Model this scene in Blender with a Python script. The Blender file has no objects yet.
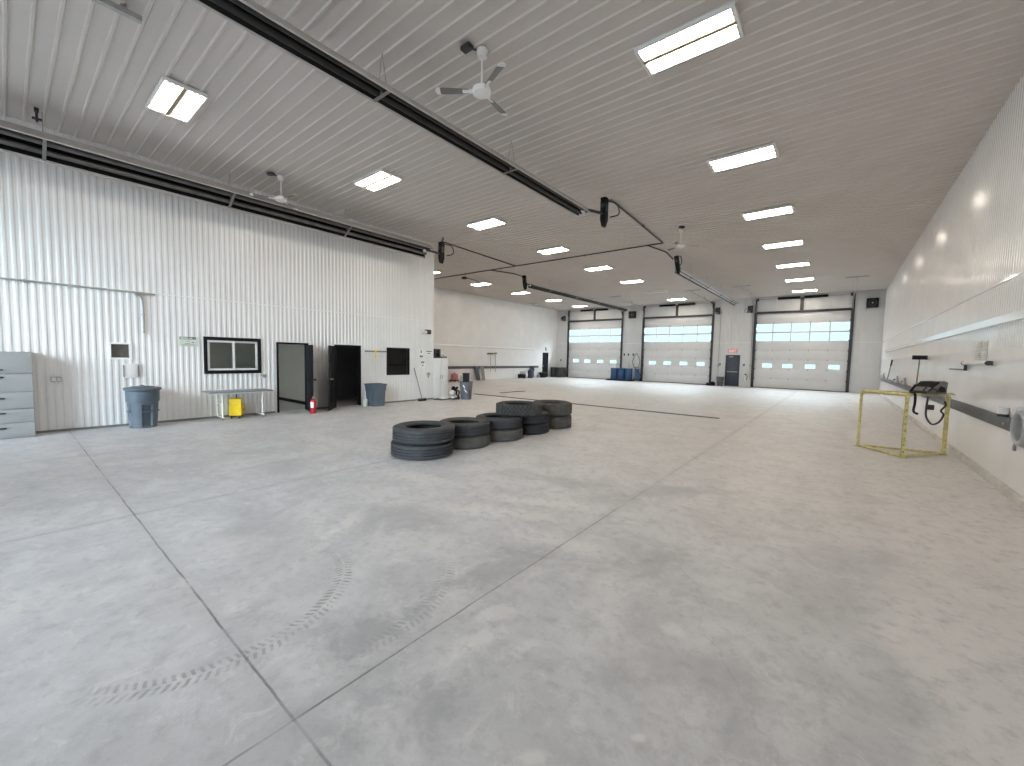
import bpy, bmesh, math, random
from math import sin, cos, pi, radians
from mathutils import Vector, Matrix
random.seed(7)
SC = bpy.context.scene
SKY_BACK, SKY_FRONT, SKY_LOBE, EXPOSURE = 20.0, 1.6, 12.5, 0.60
COL = SC.collection

# ------------------------------------------------------------------ materials
def N(nt, typ, **kw):
    n = nt.nodes.new(typ)
    for k, v in kw.items():
        if k.startswith('i_'):
            n.inputs[k[2:].replace('_', ' ')].default_value = v
        else:
            setattr(n, k, v)
    return n

def mat(name, col, rough=0.5, metal=0.0, var=0.10, scale=6.0, spec=0.5, bump=0.0):
    m = bpy.data.materials.new(name); m.use_nodes = True
    nt = m.node_tree; b = nt.nodes['Principled BSDF']
    b.inputs['Roughness'].default_value = rough
    b.inputs['Metallic'].default_value = metal
    b.inputs['Specular IOR Level'].default_value = spec
    tc = N(nt, 'ShaderNodeTexCoord')
    no = N(nt, 'ShaderNodeTexNoise'); no.inputs['Scale'].default_value = scale; no.inputs['Detail'].default_value = 4
    nt.links.new(tc.outputs['Object'], no.inputs['Vector'])
    rp = N(nt, 'ShaderNodeValToRGB')
    rp.color_ramp.elements[0].position = 0.3; rp.color_ramp.elements[1].position = 0.7
    rp.color_ramp.elements[0].color = tuple(c * (1 - var) for c in col) + (1,)
    rp.color_ramp.elements[1].color = tuple(min(1, c * (1 + var)) for c in col) + (1,)
    nt.links.new(no.outputs['Fac'], rp.inputs['Fac'])
    nt.links.new(rp.outputs['Color'], b.inputs['Base Color'])
    if bump:
        bp = N(nt, 'ShaderNodeBump'); bp.inputs['Strength'].default_value = bump; bp.inputs['Distance'].default_value = 0.01
        nt.links.new(no.outputs['Fac'], bp.inputs['Height']); nt.links.new(bp.outputs['Normal'], b.inputs['Normal'])
    return m

def emit(name, col, strength):
    m = bpy.data.materials.new(name); m.use_nodes = True
    b = m.node_tree.nodes['Principled BSDF']
    b.inputs['Base Color'].default_value = tuple(col) + (1,)
    b.inputs['Emission Color'].default_value = tuple(col) + (1,)
    b.inputs['Emission Strength'].default_value = strength
    return m

def glass(name, tint, gloss=0.12, rough=0.02):
    m = bpy.data.materials.new(name); m.use_nodes = True
    nt = m.node_tree; nt.nodes.clear()
    o = N(nt, 'ShaderNodeOutputMaterial'); t = N(nt, 'ShaderNodeBsdfTransparent'); g = N(nt, 'ShaderNodeBsdfGlossy')
    t.inputs['Color'].default_value = tuple(tint) + (1,); g.inputs['Roughness'].default_value = rough
    f = N(nt, 'ShaderNodeFresnel'); f.inputs['IOR'].default_value = 1.45
    mx = N(nt, 'ShaderNodeMixShader')
    nt.links.new(f.outputs[0], mx.inputs[0]); nt.links.new(t.outputs[0], mx.inputs[1]); nt.links.new(g.outputs[0], mx.inputs[2])
    nt.links.new(mx.outputs[0], o.inputs['Surface'])
    return m

M = dict(
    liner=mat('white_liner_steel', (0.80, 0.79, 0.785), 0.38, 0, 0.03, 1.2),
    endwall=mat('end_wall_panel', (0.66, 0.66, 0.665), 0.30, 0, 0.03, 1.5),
    frp=mat('white_wall_panel', (0.80, 0.795, 0.795), 0.20, 0, 0.04, 1.5),
    ceil=mat('ceiling_liner_steel', (0.58, 0.54, 0.51), 0.45, 0, 0.03, 0.8),
    trim=mat('white_trim_steel', (0.90, 0.90, 0.90), 0.14, 0, 0.02, 3),
    curb=mat('concrete_curb', (0.55, 0.53, 0.49), 0.8, 0, 0.15, 4),
    ground=mat('pale_gravel', (0.24, 0.237, 0.232), 0.9, 0, 0.15, 0.5),
    doorpanel=mat('grey_white_door_steel', (0.72, 0.725, 0.735), 0.42, 0, 0.03, 2),
    dark=mat('dark_grey_steel', (0.055, 0.055, 0.06), 0.45, 0.4, 0.2, 8),
    black=mat('black_paint', (0.009, 0.009, 0.011), 0.55, 0, 0.25, 9, 0.18),
    blackplastic=mat('black_plastic', (0.015, 0.015, 0.017), 0.6, 0, 0.25, 9, 0.2),
    midgrey=mat('mid_grey_metal', (0.22, 0.22, 0.22), 0.45, 0.3, 0.12, 6),
    galv=mat('galvanised_steel', (0.42, 0.42, 0.41), 0.4, 0.6, 0.12, 14),
    hood=mat('aluminised_hood', (0.50, 0.49, 0.475), 0.42, 0.15, 0.1, 4),
    tubedark=mat('blackened_tube_steel', (0.022, 0.021, 0.02), 0.5, 0.3, 0.2, 5),
    tube=mat('heater_tube_steel', (0.13, 0.125, 0.12), 0.5, 0.5, 0.25, 5),
    white=mat('white_enamel', (0.80, 0.80, 0.79), 0.4, 0, 0.03, 5),
    divider=mat('fixture_divider', (0.30, 0.26, 0.19), 0.5, 0, 0.03, 5),
    pan=mat('darkened_reflector', (0.024, 0.020, 0.014), 0.5, 0, 0.03, 5),  # white reflector coloured near-black to paint shaded gaps between the tubes
    offwhite=mat('off_white_plastic', (0.70, 0.69, 0.64), 0.5, 0, 0.05, 5),
    blade=mat('fan_blade_grey', (0.20, 0.19, 0.18), 0.5, 0, 0.1, 6),
    cabinet=mat('grey_cabinet_steel', (0.37, 0.39, 0.395), 0.45, 0, 0.03, 3),
    binblue=mat('blue_grey_plastic', (0.088, 0.115, 0.142), 0.55, 0, 0.10, 5),
    bingrey=mat('grey_plastic', (0.125, 0.128, 0.150), 0.55, 0, 0.12, 5),
    rubber=mat('tyre_rubber', (0.040, 0.041, 0.045), 0.62, 0, 0.25, 12, 0.35, 0.15),
    rubberbrown=mat('dusty_tyre_rubber', (0.075, 0.071, 0.064), 0.85, 0, 0.25, 10, 0.3, 0.15),
    rubberblack=mat('black_tyre_rubber', (0.026, 0.027, 0.030), 0.7, 0, 0.3, 12, 0.4, 0.1),
    yellow=mat('yellow_plastic', (0.85, 0.60, 0.015), 0.45, 0, 0.06, 8),
    yellowpaint=mat('worn_yellow_paint', (0.64, 0.58, 0.27), 0.55, 0, 0.25, 18),
    red=mat('red_enamel', (0.45, 0.02, 0.03), 0.35, 0, 0.1, 8),
    pink=mat('faded_red_plastic', (0.50, 0.20, 0.21), 0.6, 0, 0.15, 8),
    blue=mat('blue_drum_plastic', (0.022, 0.075, 0.185), 0.45, 0, 0.12, 5),
    slate=mat('slate_door_paint', (0.042, 0.054, 0.074), 0.45, 0, 0.06, 3),
    navy=mat('navy_cloth', (0.025, 0.035, 0.055), 0.9, 0, 0.3, 12),
    tabletop=mat('grey_laminate', (0.18, 0.20, 0.22), 0.35, 0, 0.05, 6),
    paper=mat('white_paper', (0.84, 0.84, 0.82), 0.8, 0, 0.02, 8),
    ink=mat('grey_ink', (0.16, 0.17, 0.17), 0.8, 0, 0.1, 8),
    palegreen=mat('pale_green_paper', (0.66, 0.71, 0.64), 0.8, 0, 0.03, 8),
    ventwood=mat('brown_grille', (0.22, 0.19, 0.165), 0.6, 0, 0.2, 10),
    plank=mat('weathered_board', (0.27, 0.245, 0.225), 0.75, 0, 0.2, 7),
    brass=mat('brass', (0.45, 0.33, 0.12), 0.35, 0.9, 0.05, 5),
    wood=mat('wooden_handle', (0.30, 0.24, 0.17), 0.6, 0, 0.15, 8),
    steel=mat('bright_steel', (0.55, 0.55, 0.55), 0.3, 0.8, 0.06, 8),
    rail=mat('charcoal_rail', (0.085, 0.088, 0.093), 0.5, 0.1, 0.15, 6),
    bag=mat('grey_canvas', (0.22, 0.22, 0.215), 0.9, 0, 0.2, 18),
    hose=mat('grey_hose', (0.42, 0.43, 0.43), 0.5, 0, 0.12, 9),
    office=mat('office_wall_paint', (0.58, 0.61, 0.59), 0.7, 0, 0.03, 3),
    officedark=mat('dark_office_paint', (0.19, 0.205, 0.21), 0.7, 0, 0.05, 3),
    officefloor=mat('office_floor', (0.30, 0.29, 0.275), 0.6, 0, 0.1, 3),
    lamp=emit('fluorescent_tube', (1.0, 0.91, 0.785), 34.0),
    officelamp=emit('office_lamp', (1.0, 0.97, 0.9), 7.0),
    exit=emit('exit_red', (0.66, 0.33, 0.37), 0.10),
    exitletter=emit('exit_letter', (1.0, 0.75, 0.75), 0.3),
    glass=glass('clear_glazing', (0.90, 0.97, 0.96)),
    darkglass=glass('tinted_glazing', (0.45, 0.48, 0.46)),
)

def concrete():
    m = bpy.data.materials.new('polished_concrete'); m.use_nodes = True
    nt = m.node_tree; b = nt.nodes['Principled BSDF']; L = nt.links.new
    geo = N(nt, 'ShaderNodeNewGeometry')
    sep = N(nt, 'ShaderNodeSeparateXYZ'); L(geo.outputs['Position'], sep.inputs[0])
    X, Y = sep.outputs['X'], sep.outputs['Y']
    def math_(op, a, b_=None, c=None, clamp=False):
        n = N(nt, 'ShaderNodeMath', operation=op, use_clamp=clamp)
        for i, v in enumerate((a, b_, c)):
            if v is None: continue
            if hasattr(v, 'is_output'): L(v, n.inputs[i])
            else: n.inputs[i].default_value = v
        return n.outputs[0]
    def noise(scale, detail=5, rough=0.6, dist=0.0, vec=None):
        n = N(nt, 'ShaderNodeTexNoise'); n.inputs['Scale'].default_value = scale; n.inputs['Detail'].default_value = detail
        n.inputs['Roughness'].default_value = rough; n.inputs['Distortion'].default_value = dist
        L(vec or geo.outputs['Position'], n.inputs['Vector']); return n.outputs['Fac']
    def smooth(v, lo, hi):
        n = N(nt, 'ShaderNodeMapRange', interpolation_type='SMOOTHSTEP'); L(v, n.inputs[0])
        n.inputs[1].default_value = lo; n.inputs[2].default_value = hi; return n.outputs[0]
    def mix(f, a, b_):
        n = N(nt, 'ShaderNodeMix', data_type='RGBA')
        if hasattr(f, 'is_output'): L(f, n.inputs[0])
        else: n.inputs[0].default_value = f
        for i, v in ((6, a), (7, b_)):
            if hasattr(v, 'is_output'): L(v, n.inputs[i])
            else: n.inputs[i].default_value = tuple(v) + (1,)
        return n.outputs[2]
    big = noise(0.35, 5, 0.55, 0.8); med = noise(1.5, 6, 0.65, 0.6); fine = noise(9, 6, 0.7); grain = noise(60, 3, 0.7)
    mp = N(nt, 'ShaderNodeMapping'); mp.inputs['Scale'].default_value = (0.9, 0.6, 1); mp.inputs['Rotation'].default_value = (0, 0, 0.9)
    L(geo.outputs['Position'], mp.inputs[0]); streak = noise(1.1, 7, 0.72, 0.5, mp.outputs[0])
    # worn blue grey concrete towards the near end, warm dusty beige further in
    far = smooth(math_('ADD', math_('ADD', Y, math_('MULTIPLY', X, 0.25)), math_('MULTIPLY', big, 4.0)), 2.6, 9.0)
    near_c = mix(smooth(med, 0.32, 0.68), (0.445, 0.452, 0.470), (0.570, 0.575, 0.590))
    far_c = mix(smooth(med, 0.3, 0.7), (0.565, 0.545, 0.532), (0.680, 0.660, 0.648))
    c = mix(far, near_c, far_c)
    # cleaner, paler slab strip along the right
    edge = math_('ADD', math_('SUBTRACT', X, 0.40), math_('MULTIPLY', math_('SUBTRACT', big, 0.5), 2.2))
    c = mix(math_('MULTIPLY', smooth(edge, -0.05, 0.16), 0.55), c, (0.77, 0.735, 0.705))
    # dark stains and pale dust
    c = mix(math_('MULTIPLY', smooth(math_('MULTIPLY', big, streak), 0.29, 0.40), 0.32), c, (0.235, 0.250, 0.265))
    c = mix(math_('MULTIPLY', smooth(streak, 0.50, 0.66), 0.40), c, (0.68, 0.665, 0.65))
    c = mix(math_('MULTIPLY', smooth(fine, 0.48, 0.68), 0.40), c, (0.32, 0.325, 0.33))
    c = mix(math_('MULTIPLY', smooth(noise(3.6, 7, 0.75, 0.3), 0.50, 0.66), 0.30), c, (0.34, 0.345, 0.352))
    c = mix(math_('MULTIPLY', smooth(noise(5.2, 8, 0.8, 0.8), 0.53, 0.65), 0.38), c, (0.72, 0.70, 0.68))
    c = mix(math_('MULTIPLY', smooth(grain, 0.45, 0.8), 0.12), c, (0.25, 0.25, 0.25))
    # darker worn smudges and pale scuffs with ragged outlines
    rag = math_('SUBTRACT', math_('ADD', math_('MULTIPLY', med, 0.5), math_('MULTIPLY', fine, 0.5)), 0.5)
    def blob(c, px, py, rx, ry, ang, s, col):
        ca, sa = cos(ang), sin(ang)
        dx = math_('SUBTRACT', X, px); dy = math_('SUBTRACT', Y, py)
        u = math_('DIVIDE', math_('ADD', math_('MULTIPLY', dx, ca), math_('MULTIPLY', dy, sa)), rx)
        v = math_('DIVIDE', math_('SUBTRACT', math_('MULTIPLY', dy, ca), math_('MULTIPLY', dx, sa)), ry)
        d = math_('SQRT', math_('ADD', math_('MULTIPLY', u, u), math_('MULTIPLY', v, v)))
        d = math_('ADD', d, math_('MULTIPLY', rag, 5.5))
        return mix(math_('MULTIPLY', math_('SUBTRACT', 1.0, smooth(d, 0.1, 1.0)), s), c, col)
    for (px, py, rx, ry, an, s) in ((-2.15, 1.35, 0.55, 0.22, 1.5, 0.55), (-1.62, 1.15, 0.45, 0.3, 0.3, 0.45), (-2.05, 2.6, 0.9, 0.22, 1.5, 0.45), (-3.6, 2.6, 0.9, 0.5, 0.3, 0.35), (-4.6, 1.6, 0.8, 0.4, 0.0, 0.3),
                                    (-1.2, 3.4, 0.8, 0.35, 0.8, 0.35), (-0.6, 2.3, 0.7, 0.5, 0.4, 0.3), (-2.9, 4.8, 1.2, 0.3, 0.2, 0.3), (-1.6, 5.4, 1.2, 0.3, 0.9, 0.3), (-0.3, 1.5, 0.5, 0.4, 0.2, 0.3), (-6.5, 2.6, 1.5, 0.4, 0.1, 0.25), (0.1, 4.6, 0.8, 0.6, 0.2, 0.2)):
        c = blob(c, px, py, rx, ry, an, s, (0.26, 0.265, 0.28))
    for (px, py, rx, ry, an, s) in ((-1.62, 1.70, 0.30, 0.10, 1.3, 0.5), (-1.70, 2.02, 0.26, 0.09, 1.0, 0.45), (-1.38, 1.85, 0.2, 0.08, 1.2, 0.4), (-0.72, 2.62, 0.12, 0.09, 0.3, 0.5), (-3.85, 2.15, 0.6, 0.14, -0.95, 0.42), (-3.0, 3.3, 1.0, 0.2, 0.5, 0.4), (-2.6, 4.0, 0.9, 0.16, 0.4, 0.45),
                                    (-1.9, 3.2, 0.7, 0.2, 0.2, 0.5), (-4.6, 3.6, 1.0, 0.25, 0.2, 0.35), (-0.95, 1.35, 0.12, 0.04, 0.8, 0.5), (-0.62, 1.75, 0.05, 0.03, 0.8, 0.6), (-7.5, 4.0, 2.2, 0.35, 0.1, 0.3), (0.45, 3.4, 0.2, 0.5, 0.2, 0.4), (-9.8, 2.6, 1.5, 0.4, 0.0, 0.3)):
        c = blob(c, px, py, rx, ry, an, s, (0.74, 0.72, 0.69))
    # tyre tracks: arcs of herringbone lugs
    for (cx, cy, R, a0, a1, s) in ((-3.43, 0.85, 0.90, -1.0, 1.62, 0.62), (-3.11, 1.42, 1.05, -0.35, 1.05, 0.45)):
        dx = math_('SUBTRACT', X, cx); dy = math_('SUBTRACT', Y, cy)
        rr = math_('SUBTRACT', math_('SQRT', math_('ADD', math_('POWER', dx, 2), math_('POWER', dy, 2))), R)
        ang = math_('ARCTAN2', dy, dx)
        band = math_('MULTIPLY', math_('SUBTRACT', 1.0, smooth(math_('ABSOLUTE', rr), 0.050, 0.075)), math_('MULTIPLY', smooth(math_('ABSOLUTE', rr), 0.004, 0.014), smooth(fine, 0.34, 0.56)))
        che = math_('SINE', math_('ADD', math_('MULTIPLY', ang, 150.0 * R), math_('ADD', math_('MULTIPLY', math_('ABSOLUTE', rr), 48.0), math_('MULTIPLY', smooth(rr, -0.004, 0.004), 2.6))))
        che = smooth(che, -0.2, 0.5)
        rng = math_('MULTIPLY', smooth(ang, a0, a0 + 0.5), math_('SUBTRACT', 1.0, smooth(ang, a1 - 0.35, a1)))
        f = math_('MULTIPLY', math_('MULTIPLY', band, che), math_('MULTIPLY', rng, math_('MULTIPLY', smooth(med, 0.25, 0.6), s)))
        c = mix(f, c, (0.17, 0.17, 0.17))
    # skid streaks beside the near joint
    # saw-cut joints
    wob = math_('MULTIPLY', math_('SUBTRACT', noise(3.0, 3), 0.5), 0.02)
    for (v, p, w, s) in ((X, -1.905, 0.009, 0.62), (X, -5.65, 0.008, 0.45), (X, -9.40, 0.008, 0.30), (Y, 0.790, 0.009, 0.62), (Y, -3.1, 0.010, 0.6)):
        d = math_('ABSOLUTE', math_('ADD', math_('SUBTRACT', v, p), wob))
        halo = math_('MULTIPLY', math_('SUBTRACT', 1.0, smooth(d, 0.0, w * 14)), math_('MULTIPLY', smooth(med, 0.3, 0.7), 0.5 * s))
        c = mix(halo, c, (0.26, 0.26, 0.26))
        fade = math_('MULTIPLY', smooth(med, 0.30, 0.62), math_('SUBTRACT', 1.0, math_('MULTIPLY', smooth(Y, 2.2, 5.0), 0.6)))
        c = mix(math_('MULTIPLY', math_('MULTIPLY', math_('SUBTRACT', 1.0, smooth(d, w * 0.5, w)), math_('ADD', 0.25, fade)), s), c, (0.10, 0.10, 0.10))
    # hairline crack
    d = math_('ABSOLUTE', math_('ADD', math_('SUBTRACT', X, math_('MULTIPLY', Y, -0.55)), math_('ADD', -0.95, math_('MULTIPLY', math_('SUBTRACT', noise(1.4, 5), 0.5), 0.7))))
    f = math_('MULTIPLY', math_('SUBTRACT', 1.0, smooth(d, 0.003, 0.012)), math_('MULTIPLY', smooth(Y, 1.3, 1.8), math_('SUBTRACT', 1.0, smooth(Y, 3.4, 4.4))))
    c = mix(math_('MULTIPLY', f, 0.15), c, (0.20, 0.20, 0.20))
    L(c, b.inputs['Base Color'])
    r = N(nt, 'ShaderNodeMapRange'); L(med, r.inputs[0]); r.inputs[3].default_value = 0.42; r.inputs[4].default_value = 0.66
    L(r.outputs[0], b.inputs['Roughness'])
    b.inputs['Specular IOR Level'].default_value = 0.4
    bp = N(nt, 'ShaderNodeBump'); bp.inputs['Strength'].default_value = 0.08; bp.inputs['Distance'].default_value = 0.01
    L(fine, bp.inputs['Height']); L(bp.outputs[0], b.inputs['Normal'])
    return m
M['concrete'] = concrete()

# ------------------------------------------------------------------ mesh builder
class MB:
    def __init__(s): s.bm = bmesh.new()
    def _add(s, src, mx=None):
        if mx is not None: bmesh.ops.transform(src, matrix=mx, verts=src.verts)
        me = bpy.data.meshes.new('tmp'); src.to_mesh(me); src.free(); s.bm.from_mesh(me); bpy.data.meshes.remove(me)
        return s
    def box(s, x0, x1, y0, y1, z0, z1, bev=0.0, mx=None):
        t = bmesh.new(); bmesh.ops.create_cube(t, size=1)
        bmesh.ops.transform(t, matrix=Matrix.Translation(((x0+x1)/2, (y0+y1)/2, (z0+z1)/2)) @ Matrix.Diagonal((abs(x1-x0), abs(y1-y0), abs(z1-z0), 1)), verts=t.verts)
        if bev: bmesh.ops.bevel(t, geom=t.edges[:], offset=bev, segments=2, affect='EDGES', profile=0.5)
        return s._add(t, mx)
    def cyl(s, a, b, r, r2=None, n=16, cap=True, mx=None):
        a, b = Vector(a), Vector(b); d = b - a
        t = bmesh.new(); bmesh.ops.create_cone(t, cap_ends=cap, segments=n, radius1=r, radius2=r if r2 is None else r2, depth=d.length)
        q = Vector((0, 0, 1)).rotation_difference(d.normalized()).to_matrix().to_4x4()
        bmesh.ops.transform(t, matrix=Matrix.Translation((a + b) / 2) @ q, verts=t.verts)
        return s._add(t, mx)
    def sphere(s, c, r, sx=1, sy=1, sz=1, n=16, mx=None):
        t = bmesh.new(); bmesh.ops.create_uvsphere(t, u_segments=n, v_segments=max(6, n // 2), radius=r)
        bmesh.ops.transform(t, matrix=Matrix.Translation(c) @ Matrix.Diagonal((sx, sy, sz, 1)), verts=t.verts)
        return s._add(t, mx)
    def lathe(s, prof, n=48, closed=False, mx=None, center=(0, 0, 0)):
        t = bmesh.new(); rings = []
        for r, z in prof:
            rings.append([t.verts.new((center[0] + r*cos(2*pi*k/n), center[1] + r*sin(2*pi*k/n), center[2] + z)) for k in range(n)])
        m = len(rings)
        for i in range(m if closed else m - 1):
            A, B = rings[i], rings[(i+1) % m]
            for k in range(n): t.faces.new((A[k], A[(k+1) % n], B[(k+1) % n], B[k]))
        bmesh.ops.remove_doubles(t, verts=t.verts, dist=1e-6)
        bmesh.ops.recalc_face_normals(t, faces=t.faces)
        return s._add(t, mx)
    def tube(s, pts, r, n=10, smooth_n=0, mx=None):
        pts = [Vector(p) for p in pts]
        if smooth_n:
            q = []
            P = [pts[0]*2 - pts[1]] + pts + [pts[-1]*2 - pts[-2]]
            for i in range(1, len(P) - 2):
                for k in range(smooth_n):
                    u = k / smooth_n
                    q.append(0.5*((2*P[i]) + (P[i+1]-P[i-1])*u + (2*P[i-1]-5*P[i]+4*P[i+1]-P[i+2])*u*u + (-P[i-1]+3*P[i]-3*P[i+1]+P[i+2])*u**3))
            q.append(pts[-1]); pts = q
        t = bmesh.new(); rings = []; up = None
        for i, p in enumerate(pts):
            d = (pts[min(i+1, len(pts)-1)] - pts[max(i-1, 0)]).normalized()
            if up is None: up = d.orthogonal().normalized()
            up = (up - d * up.dot(d)).normalized(); w = d.cross(up)
            rings.append([t.verts.new(p + (up*cos(2*pi*k/n) + w*sin(2*pi*k/n))*r) for k in range(n)])
        for A, B in zip(rings, rings[1:]):
            for k in range(n): t.faces.new((A[k], A[(k+1) % n], B[(k+1) % n], B[k]))
        t.faces.new(rings[0][::-1]); t.faces.new(rings[-1])
        return s._add(t, mx)
    def prism(s, poly, axis, a0, a1, mx=None):
        """poly: 2-D outline in the two other axes (x-order), extruded along axis"""
        def P(u, v, a): return {0: (a, u, v), 1: (u, a, v), 2: (u, v, a)}[axis]
        t = bmesh.new()
        A = [t.verts.new(P(u, v, a0)) for u, v in poly]; B = [t.verts.new(P(u, v, a1)) for u, v in poly]
        t.faces.new(A); t.faces.new(B[::-1]); n = len(poly)
        for k in range(n): t.faces.new((A[k], B[k], B[(k+1) % n], A[(k+1) % n]))
        bmesh.ops.recalc_face_normals(t, faces=t.faces)
        return s._add(t, mx)
    def quad(s, *v):
        s.bm.faces.new([s.bm.verts.new(p) for p in v]); return s
    def build(s, name, m, parent=None, smooth=True, loc=None):
        me = bpy.data.meshes.new(name); s.bm.to_mesh(me); s.bm.free()
        me.materials.append(m)
        o = bpy.data.objects.new(name, me); COL.objects.link(o)
        if smooth and len(me.polygons):
            me.polygons.foreach_set('use_smooth', [True] * len(me.polygons))
            try: me.set_sharp_from_angle(angle=radians(35))
            except Exception: pass
        if parent is not None: o.parent = parent
        if loc: o.location = loc
        return o

def tag(o, label, cat, group=None, kind=None):
    o['label'] = label; o['category'] = cat
    if group: o['group'] = group
    if kind: o['kind'] = kind
    return o
def thing(name, label, cat, loc=(0, 0, 0), rz=0.0, group=None):
    o = bpy.data.objects.new(name, None); COL.objects.link(o); o.empty_display_size = 0.1
    o.location = loc; o.rotation_euler = (0, 0, rz)
    return tag(o, label, cat, group)
def struct(name, b, m, label, cat, parent=None, smooth=False):
    o = b.build(name, m, parent, smooth)
    if parent is None: tag(o, label, cat); o['kind'] = 'structure'
    return o
def sempty(name, label, cat, loc=(0, 0, 0)):
    o = thing(name, label, cat, loc); o['kind'] = 'structure'; return o
def copy_tree(o, parent=None):
    c = o.copy(); COL.objects.link(c)
    if parent is not None: c.parent = parent
    for ch in list(o.children): copy_tree(ch, c)
    return c

# ------------------------------------------------------------------ room dimensions (metres)
XL, XF, XR = -12.47, -20.36, 1.884
YFRONT, YRET, YB = -5.0, 10.57, 31.88
H = 6.05
BAYS = ((-19.10, -14.08), (-12.24, -7.24), (-4.54, 0.43))
DH = 4.98

def ribbed(b, axis, fixed, out, u0, u1, z0, z1, holes=(), pitch=0.1143, fl=0.040, sl=0.020, top=0.0343, h=0.010, phase=0.0):
    """vertical ribs along u; axis 0: wall at x=fixed running in y, axis 1: wall at y=fixed running in x. out=+1/-1 side the ribs stand on"""
    pts = []
    k = math.floor((u0 - phase) / pitch) - 1
    while True:
        s = phase + k * pitch
        if s > u1: break
        pts += [(s, 0), (s + fl, 0), (s + fl + sl, h), (s + fl + sl + top, h)]
        k += 1
    def at(u):
        for (a, ha), (c, hc) in zip(pts, pts[1:]):
            if a <= u <= c: return ha + (hc - ha) * ((u - a) / (c - a) if c > a else 0)
        return 0
    us = sorted({u0, u1} | {p[0] for p in pts if u0 < p[0] < u1} | {x for hh in holes for x in hh[:2] if u0 < x < u1})
    def P(u, z): 
        d = fixed + out * at_cache[u]
        return (d, u, z) if axis == 0 else (u, d, z)
    prof = dict(pts); at_cache = {u: prof.get(u, None) if u in prof else at(u) for u in us}
    vc = {}
    def V(u, z):
        key = (round(u, 5), round(z, 5))
        if key not in vc: vc[key] = b.bm.verts.new(P(u, z))
        return vc[key]
    for a, c in zip(us, us[1:]):
        mid = (a + c) / 2
        cuts = sorted([(hh[2], hh[3]) for hh in holes if hh[0] < mid < hh[1]])
        zs = []; cur = z0
        for lo, hi in cuts:
            if lo > cur: zs.append((cur, lo))
            cur = max(cur, hi)
        if cur < z1: zs.append((cur, z1))
        for lo, hi in zs:
            b.bm.faces.new((V(a, lo), V(c, lo), V(c, hi), V(a, hi)))
    return b

# ------------------------------------------------------------------ shell
b = MB(); b.box(XF - 0.3, XR + 0.3, YFRONT - 0.3, YB + 0.3, -0.15, 0.0)
struct('floor', b, M['concrete'], 'grey sealed concrete floor with saw-cut joints and tyre marks', 'floor')
b = MB(); b.quad((-90, -90, -0.16), (90, -90, -0.16), (90, 110, -0.16), (-90, 110, -0.16))
struct('ground', b, M['ground'], 'pale gravel yard outside the shop doors', 'ground')

# ceiling: ribs run across the room
b = MB()
prof = []
k = -30
while True:
    s = 0.172 + k * 0.2286
    if s > YB: break
    if s > YFRONT: prof += [(s - 0.028, 0), (s - 0.013, 0.022), (s + 0.013, 0.022), (s + 0.028, 0)]
    k += 1
prof = [(YFRONT, 0)] + [p for p in prof if YFRONT < p[0] < YB] + [(YB, 0)]
va = [(b.bm.verts.new((XF, y, H - d)), b.bm.verts.new((XR, y, H - d))) for y, d in prof]
for (a0, a1), (c0, c1) in zip(va, va[1:]): b.bm.faces.new((a0, c0, c1, a1))
b.box(XF - 0.3, XR + 0.3, YFRONT - 0.3, YB + 0.3, H + 0.03, H + 0.2)
struct('ceiling', b, M['ceil'], 'grey ribbed steel ceiling running the length of the shop', 'ceiling')

HOLES_L = ((1.47, 1.77, 1.53, 1.83), (3.16, 4.42, 1.16, 2.06), (4.84, 5.73, 0, 2.01), (6.54, 7.45, 0, 2.0), (8.47, 9.40, 1.01, 1.95))
b = MB(); ribbed(b, 0, XL, 1, YFRONT, YRET, 0, H, HOLES_L)
# backing skin so the wall has depth
ribbed(b, 0, XL - 0.13, -1, YFRONT, YRET, 0, H, HOLES_L, h=0.0)
for (y0, y1, z0, z1) in HOLES_L:   # reveals
    b.quad((XL, y0, z0), (XL, y0, z1), (XL-0.13, y0, z1), (XL-0.13, y0, z0)); b.quad((XL, y1, z0), (XL-0.13, y1, z0), (XL-0.13, y1, z1), (XL, y1, z1))
    b.quad((XL, y0, z1), (XL, y1, z1), (XL-0.13, y1, z1), (XL-0.13, y0, z1)); b.quad((XL, y0, z0+.001), (XL-0.13, y0, z0+.001), (XL-0.13, y1, z0+.001), (XL, y1, z0+.001))
struct('wall_left', b, M['liner'], 'white ribbed office wall along the near left side', 'wall')
b = MB(); b.box(XF - 0.2, XL - 0.0, YRET - 0.13, YRET, 0, H)
b.box(XL - 0.02, XL + 0.016, YRET - 0.045, YRET + 0.004, 0, H)
struct('wall_return', b, M['liner'], 'white end wall of the office block facing the doors', 'wall')
b = MB(); ribbed(b, 0, XF, 1, YRET, YB, 0, H, ((29.63, 30.49, 0, 2.17),), pitch=0.2286, fl=0.15, sl=0.015, top=0.0486, h=0.004)
b.box(XF - 0.2, XF - 0.12, YRET, YB, 0, H)
struct('wall_left_rear', b, M['frp'], 'white panelled far left wall beyond the office block', 'wall')
b = MB(); ribbed(b, 0, XR, -1, YFRONT, YB, 2.0, H, (), phase=0.03, h=0.009)
b.box(XR - 0.006, XR + 0.03, YFRONT, YB, 0, 2.0); b.box(XR - 0.006, XR + 0.03, 9.6, YB, 2.0, 2.36)
b.box(XR + 0.03, XR + 0.2, YFRONT, YB, 0, H)
struct('wall_right', b, M['frp'], 'tall white panelled wall along the right side', 'wall')
MAN = (-6.26, -5.38, 0, 2.17)
b = MB(); ribbed(b, 1, YB, -1, XF, XR, 0, H, tuple((x0, x1, 0, DH) for x0, x1 in BAYS) + (MAN,), pitch=0.2286, fl=0.15, sl=0.015, top=0.0486, h=0.006)
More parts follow.
